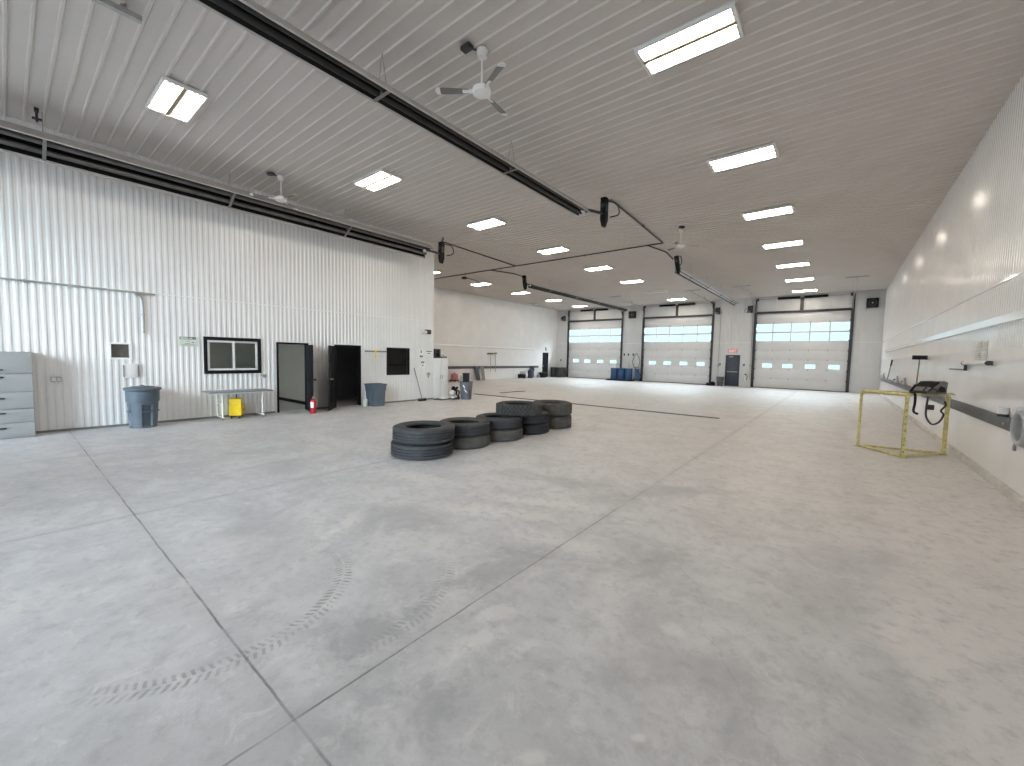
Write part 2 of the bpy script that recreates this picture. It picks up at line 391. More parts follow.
for x0, x1, z1 in [(a, c, DH) for a, c in BAYS] + [(MAN[0], MAN[1], MAN[3])]:
    b.box(x0 - 0.02, x0, YB, YB + 0.2, 0, z1); b.box(x1, x1 + 0.02, YB, YB + 0.2, 0, z1); b.box(x0, x1, YB, YB + 0.2, z1, z1 + 0.02)
xs = [XF] + [v for x0, x1 in (BAYS[0], BAYS[1], MAN[:2], BAYS[2]) for v in (x0, x1)] + [XR]
for i in range(0, len(xs), 2): b.box(xs[i], xs[i+1], YB + 0.15, YB + 0.2, 0, H)
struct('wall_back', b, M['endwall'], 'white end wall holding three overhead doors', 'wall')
b = MB(); FB = ((-12.30, -7.22), (-4.54, 0.43))
xs = [XF - 0.2, FB[0][0], FB[0][1], FB[1][0], FB[1][1], XR + 0.2]
for i in range(0, 6, 2): b.box(xs[i], xs[i+1], YFRONT - 0.2, YFRONT, 0, H)
for x0, x1 in FB: b.box(x0, x1, YFRONT - 0.2, YFRONT, DH, H)
struct('wall_front', b, M['liner'], 'white end wall behind the camera with open vehicle doors', 'wall')

# office rooms behind the left wall
b = MB(); b.box(-16.6, -16.5, YFRONT, 6.33, 0, 2.6); b.box(-16.5, XL - 0.14, 6.23, 6.33, 0, 2.6); b.box(-16.5, XL - 0.14, -0.1, 0.0, 0, 2.6); b.box(-16.6, XL - 0.14, YFRONT, 6.33, 2.6, 2.68)
struct('wall_office', b, M['office'], 'pale green-grey office wall seen through first open door', 'wall')
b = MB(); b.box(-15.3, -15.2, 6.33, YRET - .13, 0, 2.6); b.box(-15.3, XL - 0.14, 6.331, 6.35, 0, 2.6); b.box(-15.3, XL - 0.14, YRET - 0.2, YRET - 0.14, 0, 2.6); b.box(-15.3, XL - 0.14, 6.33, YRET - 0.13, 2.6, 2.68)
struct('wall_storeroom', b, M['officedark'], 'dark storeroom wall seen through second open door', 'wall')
b = MB(); b.box(-16.5, XL - 0.14, 6.205, 6.23, 0, 0.10)
struct('baseboard_office', b, M['black'], 'black baseboard along the office wall', 'baseboard')
b = MB(); b.box(-15.2, -14.2, 2.0, 3.0, 2.57, 2.6)
lo = b.build('ceiling_lamp', M['officelamp']); tag(lo, 'square office ceiling lamp behind the sliding window', 'lamp')

# trims and rails
b = MB()
b.box(XR - 0.022, XR - 0.001, YFRONT, YB, 3.00, 3.035)
struct('trim_1', b, M['trim'], 'thin seam flashing high on the right wall', 'trim')
b = MB(); b.prism(((XR - 0.002, 2.355), (XR - 0.07, 2.365), (XR - 0.07, 2.475), (XR - 0.002, 2.485)), 1, 5.0, 28.9)
struct('trim_2', b, M['trim'], 'long bright white rail on the right wall', 'trim')
b = MB(); b.box(XL, XL + 0.02, YFRONT, YRET, 3.005, 3.035)
struct('trim_3', b, M['trim'], 'thin seam flashing across the office wall', 'trim')
b = MB(); b.prism(((XF + 0.002, 2.34), (XF + 0.08, 2.36), (XF + 0.08, 2.51), (XF + 0.002, 2.53)), 1, 17.0, 28.2)  # added strip, stands in for the windows' reflection on this glossy wall
struct('reflection_strip', b, M['trim'], 'added white strip standing in for window reflection, far left wall', 'trim')
b = MB(); b.box(XF + 0.01, XR - 0.01, YB - 0.012, YB - 0.004, 3.005, 3.03)
for x0, x1 in BAYS: pass
b = MB()
xs2 = [XF, BAYS[0][0] - .1, BAYS[0][1] + .1, BAYS[1][0] - .1, BAYS[1][1] + .1, BAYS[2][0] - .1, BAYS[2][1] + .1, XR - .03]
for i in range(0, 8, 2): b.box(xs2[i], xs2[i+1], YB - 0.014, YB - 0.003, 3.005, 3.03)
struct('trim_5', b, M['trim'], 'thin seam flashing between the overhead doors', 'trim')
b = MB(); b.prism(((XR - 0.001, 0), (XR - 0.05, 0), (XR - 0.045, 0.085), (XR - 0.02, 0.11), (XR - 0.001, 0.11)), 1, YFRONT, YB)
struct('baseboard_right', b, M['curb'], 'low concrete curb along the right wall', 'baseboard')
b = MB()
for y0, y1 in ((YFRONT, 4.78), (5.79, 6.48), (7.51, YRET)): b.box(XL + 0.001, XL + 0.022, y0, y1, 0, 0.045)
struct('baseboard_left', b, M['midgrey'], 'dark sill strip under the office wall', 'baseboard')

def rail(name, x, s, y0, y1, z0, z1, label):
    t = thing(name, label, 'rail', (x, y0, (z0+z1)/2))
    h = (z1 - z0)/2
    c = MB(); c.prism(((s*0.002, -h), (s*0.05, -h), (s*0.065, -h*0.6), (s*0.065, h*0.6), (s*0.05, h), (s*0.002, h)), 1, 0, y1 - y0); c.build('rail_board', M['rail'], t)
    n = int((y1 - y0) / 2.4)
    for i in range(n + 1):
        c = MB(); c.cyl((s*0.065, 0.3 + i*(y1-y0-0.6)/n, 0), (s*0.078, 0.3 + i*(y1-y0-0.6)/n, 0), 0.018, n=10); c.build('bolt', M['galv'], t)
rail('bumper_rail', XR, -1, 8.3, 30.3, 0.86, 1.03, 'long charcoal bumper rail on the right wall')
rail('bumper_rail', XF, 1, 18.4, 28.95, 0.84, 1.02, 'long charcoal bumper rail on the far left wall')

# ------------------------------------------------------------------ overhead doors in the end wall
def overhead_door(x0, x1, n, label):
    w = x1 - x0; cx = (x0 + x1)/2
    d = sempty('door_%d' % n, label, 'overhead door', (cx, YB, 0)); hw = w/2
    zs = [0.0, 0.62, 1.245, 1.87, 2.49, 3.075, 3.685, 4.30, 4.97]
    for i in range(8):
        z0, z1 = zs[i] + 0.004, zs[i+1] - 0.004
        if i in (5, 6):
            f = MB(); f.box(-hw, hw, 0.05, 0.09, z0 - 0.006, z0 + 0.045); f.box(-hw, hw, 0.05, 0.09, z1 - 0.045, z1 + 0.004)
            for k in range(6):
                x = -hw + k*w/5; a = max(-hw, x - 0.035); c_ = min(hw, x + 0.035)
                f.box(a, c_, 0.05, 0.09, z0 + 0.045, z1 - 0.045)
            fr = f.build('glazed_section', M['doorpanel'], d)
            g = MB()
            for k in range(5): g.quad((-hw + k*w/5 + .035, 0.07, z0 + .045), (-hw + (k+1)*w/5 - .035, 0.07, z0 + .045), (-hw + (k+1)*w/5 - .035, 0.07, z1 - .045), (-hw + k*w/5 + .035, 0.07, z1 - .045))
            g.build('pane', M['glass'], fr)
            continue
        f = MB(); f.box(-hw, hw, 0.075, 0.098, z0 - 0.03, z0 + 0.01)
        wins = [hw*2*q - hw for q in (0.157, 0.385, 0.625, 0.865)] if i == 2 else []
        def slab(a, c, zz0, zz1): f.box(a, c, 0.05, 0.10, zz0, zz1)
        if not wins: f.box(-hw, hw, 0.05, 0.10, z0, z1, 0.003)
        else:
            lo, hi = 1.36, 1.645; xx = -hw
            slab(-hw, hw, z0, lo); slab(-hw, hw, hi, z1)
            for wx in wins: slab(xx, wx - 0.28, lo, hi); xx = wx + 0.28
            slab(xx, hw, lo, hi)
        if i != 2:
            f.box(-hw, hw, 0.0475, 0.051, (z0+z1)/2 - 0.006, (z0+z1)/2 + 0.006)
        o = f.build('panel_section', M['doorpanel'], d)
        h_ = MB()
        for k in range(6):
            x = -hw + 0.06 + k*(w - 0.12)/5
            h_.box(x - 0.03, x + 0.03, 0.036, 0.05, z0 - 0.02, z0 + 0.06)
        if i: h_.build('hinge', M['galv'], o)
        for wx in wins:
            q = MB(); a, c_ = wx - 0.28, wx + 0.28
            q.box(a - .03, a + .01, 0.04, 0.11, 1.335, 1.67); q.box(c_ - .01, c_ + .03, 0.04, 0.11, 1.335, 1.67); q.box(a, c_, 0.04, 0.11, 1.335, 1.37); q.box(a, c_, 0.04, 0.11, 1.635, 1.67)
            wf = q.build('port_window', M['white'], d)
            q = MB(); q.quad((a, 0.075, 1.36), (c_, 0.075, 1.36), (c_, 0.075, 1.645), (a, 0.075, 1.645)); q.build('pane', M['glass'], wf)
    q = MB(); q.box(-hw, hw, 0.03, 0.11, 0.0, 0.035); q.build('bottom_seal', M['blackplastic'], d)
    q = MB(); q.box(-hw - 0.04, hw + 0.04, -0.09, -0.005, 4.93, 5.07, 0.01); q.build('header_tube', M['dark'], d)
    for s in (-1, 1):
        q = MB(); x = s*(hw + 0.04)
        q.box(x - 0.065, x + 0.065, -0.10, -0.01, 0.0, 5.92, 0.008)
        q.box(x - 0.09*max(0, s) - 0.0, x + 0.09*max(0, -s) + 0.0, -0.02, -0.003, 0.0, 5.05)
        for k in range(7): q.box(x - s*0.09 - 0.03, x - s*0.09 + 0.03, -0.06, -0.01, 0.6 + k*0.62, 0.68 + k*0.62)
        tr = q.build('track', M['dark'], d)
        q = MB()   # curved and horizontal run near the ceiling
        xi = s*(hw + 0.02); pts = [(xi, -0.08, 5.0), (xi, -0.16, 5.35), (xi, -0.4, 5.62), (xi, -0.8, 5.76), (xi, -1.6, 5.83), (xi, -5.6, 5.90)]
        q.tube(pts, 0.028, 6, 4)
        for yy in (-2.6, -5.5): q.box(xi - 0.02, xi + 0.02, yy - 0.02, yy + 0.02, 5.84, H - 0.02)
        q.box(xi - 0.45, xi + 0.45, -5.56, -5.48, 5.97, 6.01)
        q.build('horizontal_track', M['galv'], d)
    q = MB(); q.box(-0.09, 0.09, -0.07, -0.005, 5.05, 5.86, 0.008); q.build('centre_bracket', M['dark'], d)
    q = MB(); q.cyl((-hw - 0.1, -0.16, 5.86), (hw + 0.1, -0.16, 5.86), 0.018, n=10)
    q.build('shaft', M['galv'], d)
    for s in (-1, 1):
        q = MB(); n_ = 26
        for k in range(n_): q.cyl((s*(0.10 + k*1.2/n_), -0.16, 5.87 - 0.0), (s*(0.10 + (k + 0.8)*1.2/n_), -0.16, 5.87), 0.078, n=14)
        q.cyl((s*0.1, -0.16, 5.87), (s*1.3, -0.16, 5.87), 0.066, n=14)
        q.build('torsion_spring', M['black'], d)
        q = MB(); q.cyl((s*(hw - 0.12), -0.16, 5.86), (s*(hw - 0.02), -0.16, 5.86), 0.09, n=16); q.build('cable_drum', M['dark'], d)
    return d
overhead_door(*BAYS[0], 1, 'leftmost of three overhead doors, next to black drums')
overhead_door(*BAYS[1], 2, 'middle overhead door between blue drums and slate man door')
overhead_door(*BAYS[2], 3, 'rightmost overhead door, closest to the right wall')

def hinged_leaf(parent, w, h, hinge, ang, m, knob_m, side):
    lf = MB(); lf.box(0, 0.045, 0, w, 0.012, h - 0.05, 0.004)
    # pressed panel line so the leaf does not read as a blank slab
    lf.box(-0.003, 0.048, 0.11, w - 0.11, 0.25, 0.255); lf.box(-0.003, 0.048, 0.11, w - 0.11, h - 0.25, h - 0.245)
    o = lf.build('leaf', m, parent); o.location = hinge; o.rotation_euler = (0, 0, ang)
    k = MB()
    for s in (-1, 1):
        x0 = 0.045 if s > 0 else 0.0
        k.cyl((x0, w - 0.07, 0.96), (x0 + s*0.05, w - 0.07, 0.96), 0.012, n=10); k.sphere((x0 + s*0.06, w - 0.07, 0.96), 0.03, n=12)
        k.cyl((x0, w - 0.07, 0.96), (x0 + s*0.006, w - 0.07, 0.96), 0.036, n=14)
    k.build('knob', knob_m, o)
    k = MB()
    for z in (0.25, h/2, h - 0.3): k.cyl((0.02, -0.008, z), (0.02, -0.008, z + 0.11), 0.012, n=8)
    k.build('hinge', M['galv'], o)
def man_frame(d, y0, y1, h, m):
    f = MB()
    f.box(-0.135, 0.025, y0, y0 + 0.05, 0, h); f.box(-0.135, 0.025, y1 - 0.05, y1, 0, h); f.box(-0.135, 0.025, y0 + 0.05, y1 - 0.05, h - 0.05, h)
    f.build('frame', m, d)
d = sempty('door_4', 'first open black office door, beside the fire extinguisher', 'door', (XL, 0, 0))
man_frame(d, 4.84, 5.73, 2.01, M['black'])
# leaf direction: from the hinge, swung out into the shop
hinged_leaf(d, 0.84, 2.0, (0.03, 5.70, 0), radians(180 + 75), M['black'], M['black'], 1)
d = sempty('door_5', 'second open black office door, beside grey square bin', 'door', (XL, 0, 0))
man_frame(d, 6.54, 7.45, 2.0, M['black'])
hinged_leaf(d, 0.84, 2.0, (0.03, 6.56, 0), radians(180 + 52), M['black'], M['brass'], 1)
d = sempty('door_6', 'slate blue man door between two overhead doors', 'door', (0, YB, 0))
f = MB(); f.box(MAN[0], MAN[0] + .05, -0.02, 0.15, 0, 2.17); f.box(MAN[1] - .05, MAN[1], -0.02, 0.15, 0, 2.17); f.box(MAN[0] + .05, MAN[1] - .05, -0.02, 0.15, 2.12, 2.17); f.build('frame', M['slate'], d)
f = MB(); f.box(MAN[0] + .05, MAN[1] - .05, 0.03, 0.075, 0.026, 2.12, 0.004); f.box(MAN[0] + .12, MAN[1] - .12, 0.026, 0.03, 0.2, 0.206); lf = f.build('leaf', M['slate'], d)
f = MB(); f.box(MAN[0] + .05, MAN[1] - .05, 0.0, 0.16, 0.0005, 0.025, 0.003); f.build('threshold', M['dark'], d)
f = MB(); f.box(MAN[0] + .12, MAN[1] - .12, -0.02, 0.01, 0.98, 1.03); f.box(MAN[0] + .14, MAN[0] + .18, 0.0, 0.03, 0.97, 1.04); f.box(MAN[1] - .18, MAN[1] - .14, 0.0, 0.03, 0.97, 1.04); f.build('push_bar', M['galv'], lf)
f = MB(); f.box(MAN[0] + .2, MAN[0] + .45, -0.01, 0.03, 2.02, 2.08); f.build('door_closer', M['galv'], lf)
d = sempty('door_7', 'black doorway at the far end of the left wall', 'door', (XF, 0, 0))
man_frame(d, 29.63, 30.49, 2.17, M['black'])
f = MB(); f.box(-0.08, -0.03, 29.68, 30.44, 0.01, 2.12); f.box(-0.03, -0.027, 29.8, 30.3, 0.3, 0.306); lf = f.build('leaf', M['black'], d)
f = MB(); f.cyl((-0.03, 29.76, 1.0), (0.02, 29.76, 1.0), 0.012, n=8); f.sphere((0.03, 29.76, 1.0), 0.03, n=10); f.build('knob', M['galv'], lf)

# windows in the office wall
d = sempty('window_1', 'black framed sliding office window with white sashes', 'window', (XL, 0, 0))
y0, y1, z0, z1 = 3.14, 4.44, 1.14, 2.08
f = MB(); f.box(-0.02, 0.035, y0, y1, z0, z0 + .085, .004); f.box(-0.02, 0.035, y0, y1, z1 - .085, z1, .004); f.box(-0.02, 0.035, y0, y0 + .075, z0 + .085, z1 - .085); f.box(-0.02, 0.035, y1 - .075, y1, z0 + .085, z1 - .085); f.build('frame', M['black'], d)
for (a, c_, dx) in ((y0 + .075, (y0+y1)/2 + .03, -0.005), ((y0+y1)/2 - .03, y1 - .075, -0.035)):
    f = MB(); t_ = .05
    f.box(dx - .02, dx + .02, a, c_, z0 + .085, z0 + .085 + t_); f.box(dx - .02, dx + .02, a, c_, z1 - .085 - t_, z1 - .085); f.box(dx - .02, dx + .02, a, a + t_, z0 + .085 + t_, z1 - .085 - t_); f.box(dx - .02, dx + .02, c_ - t_, c_, z0 + .085 + t_, z1 - .085 - t_)
    sa = f.build('sash', M['white'], d)
    f = MB(); f.quad((dx, a + t_, z0 + .13), (dx, c_ - t_, z0 + .13), (dx, c_ - t_, z1 - .13), (dx, a + t_, z1 - .13)); f.build('pane', M['darkglass'], sa)
d = sempty('window_2', 'dark fixed window above the leaning broom', 'window', (XL, 0, 0))
y0, y1, z0, z1 = 8.45, 9.42, 0.99, 1.97
f = MB(); f.box(-0.02, 0.03, y0, y1, z0, z0 + .05, .003); f.box(-0.02, 0.03, y0, y1, z1 - .05, z1, .003); f.box(-0.02, 0.03, y0, y0 + .05, z0 + .05, z1 - .05); f.box(-0.02, 0.03, y1 - .05, y1, z0 + .05, z1 - .05); f.box(-0.02, 0.0, y0 + .05, y1 - .05, 1.33, 1.37); f.build('frame', M['black'], d)
f = MB(); f.quad((-0.01, y0 + .05, z0 + .05), (-0.01, y1 - .05, z0 + .05), (-0.01, y1 - .05, z1 - .05), (-0.01, y0 + .05, z1 - .05)); f.build('pane', M['darkglass'], d)
# ------------------------------------------------------------------ ceiling lights
def light_fixture(lit=True):
    t = thing('ceiling_light', 'x', 'light')
    f = MB(); f.box(-0.625, 0.625, -0.30, 0.30, 0.046, 0.054)
    f.box(-0.625, 0.625, -0.30, -0.275, 0.0, 0.046); f.box(-0.625, 0.625, 0.275, 0.30, 0.0, 0.046); f.box(-0.625, -0.60, -0.275, 0.275, 0.0, 0.046); f.box(0.60, 0.625, -0.275, 0.275, 0.0, 0.046)
    f.build('housing', M['white'], t)
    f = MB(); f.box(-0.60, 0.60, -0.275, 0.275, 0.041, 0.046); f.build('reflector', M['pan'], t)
    f = MB(); f.prism(((-0.05, 0.041), (-0.03, 0.006), (0.03, 0.006), (0.05, 0.041)), 0, -0.60, 0.60); f.build('divider', M['divider'], t)
    for s in (-1, 1):
        for e in (-1, 1):
            f = MB(); f.box(e*0.60, e*0.575, s*0.16 - 0.115, s*0.16 + 0.115, 0.003, 0.038); f.build('lamp_holder', M['offwhite'], t)
        for k in (-1, 0, 1):
            f = MB(); f.cyl((-0.575, s*0.16 + k*0.075, 0.022), (0.575, s*0.16 + k*0.075, 0.026), 0.0165, n=10); f.build('tube_lamp', M['lamp'] if lit else M['offwhite'], t)
    return t
ZL = 5.975
ROWS = (('right', -1.84, (1.98, 5.93, 9.91, 13.88, 17.83, 21.8, 25.76, 29.85)), ('middle', -9.16, (2.02, 5.95, 9.92, 13.88, 17.8, 21.8, 25.78, 29.75)), ('far left', -16.85, (13.95, 17.9, 21.75, 25.75, 29.7)))
ORD = ('nearest', 'second', 'third', 'fourth', 'fifth', 'sixth', 'seventh', 'farthest')
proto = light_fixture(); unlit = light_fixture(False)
first = True
for rn, x, ys in ROWS:
    n = len(ys)
    for i, y in enumerate(ys):
        if rn == 'middle' and i == 6: o = unlit
        elif first: o = proto; first = False
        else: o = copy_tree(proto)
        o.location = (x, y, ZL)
        o['group'] = 'fluorescent ceiling lights'
        word = ORD[7] if i == n - 1 else ORD[i]
        if rn == 'right' and 0 < i < n - 1: word = ORD[i - 1]
        o['label'] = 'lit fluorescent ceiling light, %s in the %s row' % (word, rn)
        if rn == 'right' and i == 0: o['label'] = 'lit fluorescent ceiling light above the camera, right row'
        if o == unlit: o['label'] = 'unlit ceiling light in the middle row, over the middle door'

# ------------------------------------------------------------------ radiant tube heaters
def heater(name_loc, length, tilt, label, y0, W=0.17, D=0.17, tm='tubedark', lips=(1,)):
    t = thing('tube_heater', label, 'heater', (name_loc[0], y0, name_loc[1]), 0, 'radiant tube heaters')
    R_ = Matrix.Rotation(tilt, 4, 'Y')
    def sheet(pts, th):
        n = len(pts); out = []
        for i, (u, v) in enumerate(pts): out.append((u, v))
        for i in range(n - 1, -1, -1):
            u, v = pts[i]; out.append((u - th*(1 if u > 0 else -1), v - th))
        return out
    pts = [(-W - 0.02, -0.02), (-W, 0.0), (-W*0.78, D*0.7), (-W*0.50, D), (W*0.50, D), (W*0.78, D*0.7), (W, 0.0), (W + 0.02, -0.02)]
    q = MB(); q.prism(sheet(pts, 0.006), 1, 0, length, R_)
    for s in lips: q.box(s*(W + 0.004), s*(W + 0.028), 0, length, -0.034, -0.018, mx=R_)
    q.build('hood', M['hood'], t)
    pin = [(u*0.93, v - 0.008) for u, v in pts[1:-1]]
    q = MB(); q.prism(sheet(pin, 0.005), 1, 0.02, length - 0.02, R_); q.build('reflector', M['black'], t)
    for s in (-1, 1):
        q = MB(); q.cyl((s*0.44*W, 0.05, 0.05), (s*0.44*W, length - 0.05, 0.05), 0.05, n=14, mx=R_); q.build('tube', M[tm], t)
    for i in range(int((length - 2.2)/2.95) + 1):
        y = 1.95 + 2.95*i
        q = MB(); q.box(-W - 0.015, W + 0.015, y - 0.025, y + 0.025, -0.016, -0.004, mx=R_)
        q.box(-0.02, 0.02, y - 0.02, y + 0.02, -0.01, D, mx=R_)
        q.build('bracket', M['midgrey'], t)
        q = MB(); top = H - name_loc[1] - 0.015
        p = R_ @ Vector((0, 0, D))
        q.tube([(p.x - 0.10, y, p.z), (p.x, y, top)], 0.006, 6); q.tube([(p.x + 0.10, y, p.z - 0.03), (p.x, y, top)], 0.006, 6)
        q.build('hanger', M['galv'], t)
    return t
def burner(t, base, y, s, lean=0.0):
    """black burner box standing at the end of the tubes, with a gas hose loop and an elbow"""
    x, z = base
    q = MB(); mx = Matrix.Translation((x, y, z)) @ Matrix.Rotation(lean, 4, 'Y')
    q.box(-0.075, 0.075, -0.085, 0.085, -0.22, 0.36, 0.012, mx); q.prism(((-0.07, -0.22), (0.07, -0.22), (0.02, -0.36), (-0.03, -0.36)), 1, -0.07, 0.07, mx)
    o = q.build('burner_box', M['black'], t)
    q = MB(); q.cyl((0.0, -0.088, 0.15), (0.0, -0.105, 0.15), 0.055, n=16, mx=mx); q.box(0.076, 0.086, -0.05, 0.05, 0.0, 0.2, mx=mx); q.build('blower_grille', M['dark'], o)
    q = MB(); q.tube([(0.075, y - s*0.35, 0.05), (x*0.6, y - s*0.25, z*0.5), (x, y - s*0.05, z - 0.05)], 0.035, 10, 6); q.build('elbow', M['dark'], t)
    q = MB(); q.sphere((0.06, y - s*0.38, 0.02), 0.055, n=12); q.build('end_cap', M['white'], t)
    q = MB(); q.tube([(x + 0.05, y + s*0.1, z + 0.3), (x + 0.2, y + s*0.3, z + 0.25), (x + 0.25, y + s*0.32, z), (x + 0.1, y + s*0.14, z - 0.1)], 0.014, 8, 6); q.build('gas_hose', M['black'], t)
hc = heater((-5.35, 5.45), 13.85, 0.0, 'long tube heater hung over the middle of the near bay', -4.3, 0.195, 0.125)
burner(hc, (0.46, 0.0), 14.02, 1, 0.0)
hl = heater((-11.53, 5.33), 13.85, radians(-30), 'tilted tube heater along the top of the ribbed office wall', -4.3, 0.25, 0.30, 'tube', (-1, 1))
burner(hl, (0.50, -0.03), 13.98, 1, 0.0)
hr = heater((-5.40, 5.42), 12.4, radians(-28), 'far tube heater ending above the slate man door', 17.5, 0.15, 0.07, 'steel')
burner(hr, (0.12, 0.12), -0.45, -1, radians(-10))
hm = heater((-12.80, 5.44), 12.6, radians(-28), 'far tube heater between the left and middle overhead doors', 17.3, 0.15, 0.08)
burner(hm, (0.0, 0.1), -0.45, -1, radians(-8))

q = MB()
zp = H - 0.05
def pipe(*pts): q.tube(pts, 0.024, 8)
pipe((-4.90, 9.76, 5.72), (-4.95, 10.2, 5.92), (-5.05, 10.7, zp), (-5.28, 15.26, zp), (-5.8, 15.26, zp), (-11.9, 15.26, zp), (-13.8, 15.26, zp), (-17.9, 15.26, zp), (-20.3, 15.26, zp))
pipe((-11.03, 9.70, 5.63), (-11.3, 10.0, 5.92), (-11.9, 10.45, zp), (-12.15, 15.26, zp))
pipe((-5.85, 15.26, zp), (-5.6, 16.6, zp), (-5.45, 17.0, 5.78))
pipe((-13.75, 15.26, zp), (-13.3, 16.6, zp), (-12.85, 16.85, 5.82))
for x, y in ((-8.5, 15.26), (-15.5, 15.26), (-5.15, 13.0), (-12.05, 13.0)): q.box(x - .02, x + .02, y - .035, y + .035, zp - .03, H - 0.024)
tag(q.build('gas_pipe', M['dark']), 'dark gas pipe branching across the ceiling to four heaters', 'pipe')

# ------------------------------------------------------------------ ceiling fans
def fan(a0):
    t = thing('ceiling_fan', 'x', 'fan', (0, 0, 0), 0, 'ceiling fans')
    f = MB(); f.lathe([(0.0, -0.002), (0.075, -0.002), (0.08, -0.03), (0.06, -0.11), (0.0, -0.115)], 20); f.build('canopy', M['white'], t)
    f = MB(); f.cyl((0, 0, -0.1), (0, 0, -0.50), 0.014, n=10); f.build('downrod', M['white'], t)
    f = MB(); f.lathe([(0.0, -0.48), (0.06, -0.485), (0.125, -0.53), (0.135, -0.56), (0.125, -0.60), (0.05, -0.625), (0.0, -0.63)], 24); f.build('motor', M['white'], t)
    for k in range(3):
        R_ = Matrix.Rotation(a0 + k*2*pi/3, 4, 'Z') @ Matrix.Translation((0, 0, -0.565)) @ Matrix.Rotation(radians(14), 4, 'X')
        f = MB(); f.prism(((0.18, -0.038), (0.54, -0.052), (0.63, -0.046), (0.65, 0.0), (0.63, 0.046), (0.54, 0.052), (0.18, 0.038)), 2, -0.004, 0.004, R_); bl = f.build('blade', M['blade'], t)
        f = MB(); f.box(0.11, 0.27, -0.028, 0.028, -0.006, 0.012, mx=R_); f.build('blade_iron', M['white'], bl)
        f = MB(); f.prism(((0.585, -0.055), (0.635, -0.049), (0.657, 0.0), (0.635, 0.049), (0.585, 0.055)), 2, -0.0065, 0.0065, R_); f.build('blade_tip', M['white'], bl)
    f = MB(); f.box(-0.20, -0.04, -0.24, -0.13, -0.06, -0.002, 0.01); f.cyl((-0.10, -0.14, -0.02), (-0.04, -0.04, -0.02), 0.012, n=8); f.build('junction_box', M['dark'], t)
    return t
fa = fan(radians(98))
fb = copy_tree(fa); fc = copy_tree(fa); fe = copy_tree(fa)
for o, p, rz, lb in ((fa, (-4.16, 4.37), 0, 'white three-blade ceiling fan nearest the camera'), (fb, (-10.90, 4.40), 0.5, 'white ceiling fan just below tilted heater by office wall'),
                     (fc, (-4.27, 14.02), 0.9, 'small distant ceiling fan beside the gas pipe corner')):
    o.location = (p[0], p[1], H - 0.022); o.rotation_euler = (0, 0, rz); o['label'] = lb
for ch in list(fe.children_recursive): bpy.data.objects.remove(ch)
bpy.data.objects.remove(fe)

q = MB(); q.box(-7.30, -7.22, -4.8, 1.27, 5.925, 5.935); q.box(-7.30, -7.29, -4.8, 1.27, 5.935, 5.99); q.box(-7.23, -7.22, -4.8, 1.27, 5.935, 5.99)
for y in (-3.0, 1.1): q.box(-7.28, -7.24, y - .03, y + .03, 5.93, H - 0.003)
tag(q.build('door_track', M['galv']), 'end of a steel door track under the near ceiling', 'track')
q = MB(); q.box(-11.62, -11.56, 0.50, 0.56, 5.98, H - 0.003); q.tube([(-11.59, 0.53, 5.99), (-11.59, 0.53, 5.80)], 0.02, 6); q.box(-11.62, -11.56, 0.47, 0.59, 5.84, 5.87)
tag(q.build('hanger_hook', M['dark']), 'small dark hanger hook above the tilted heater', 'hook')
q = MB(); q.box(-16.32, -16.12, 15.78, 15.98, H - 0.14, H - 0.023, 0.01); q.tube([(-16.15, 15.9, H - 0.05), (-16.3, 16.9, H - 0.05), (-16.6, 17.5, H - 0.05)], 0.02, 6)
tag(q.build('junction_box', M['dark']), 'dark ceiling junction box with conduit in the far left bay', 'junction box')

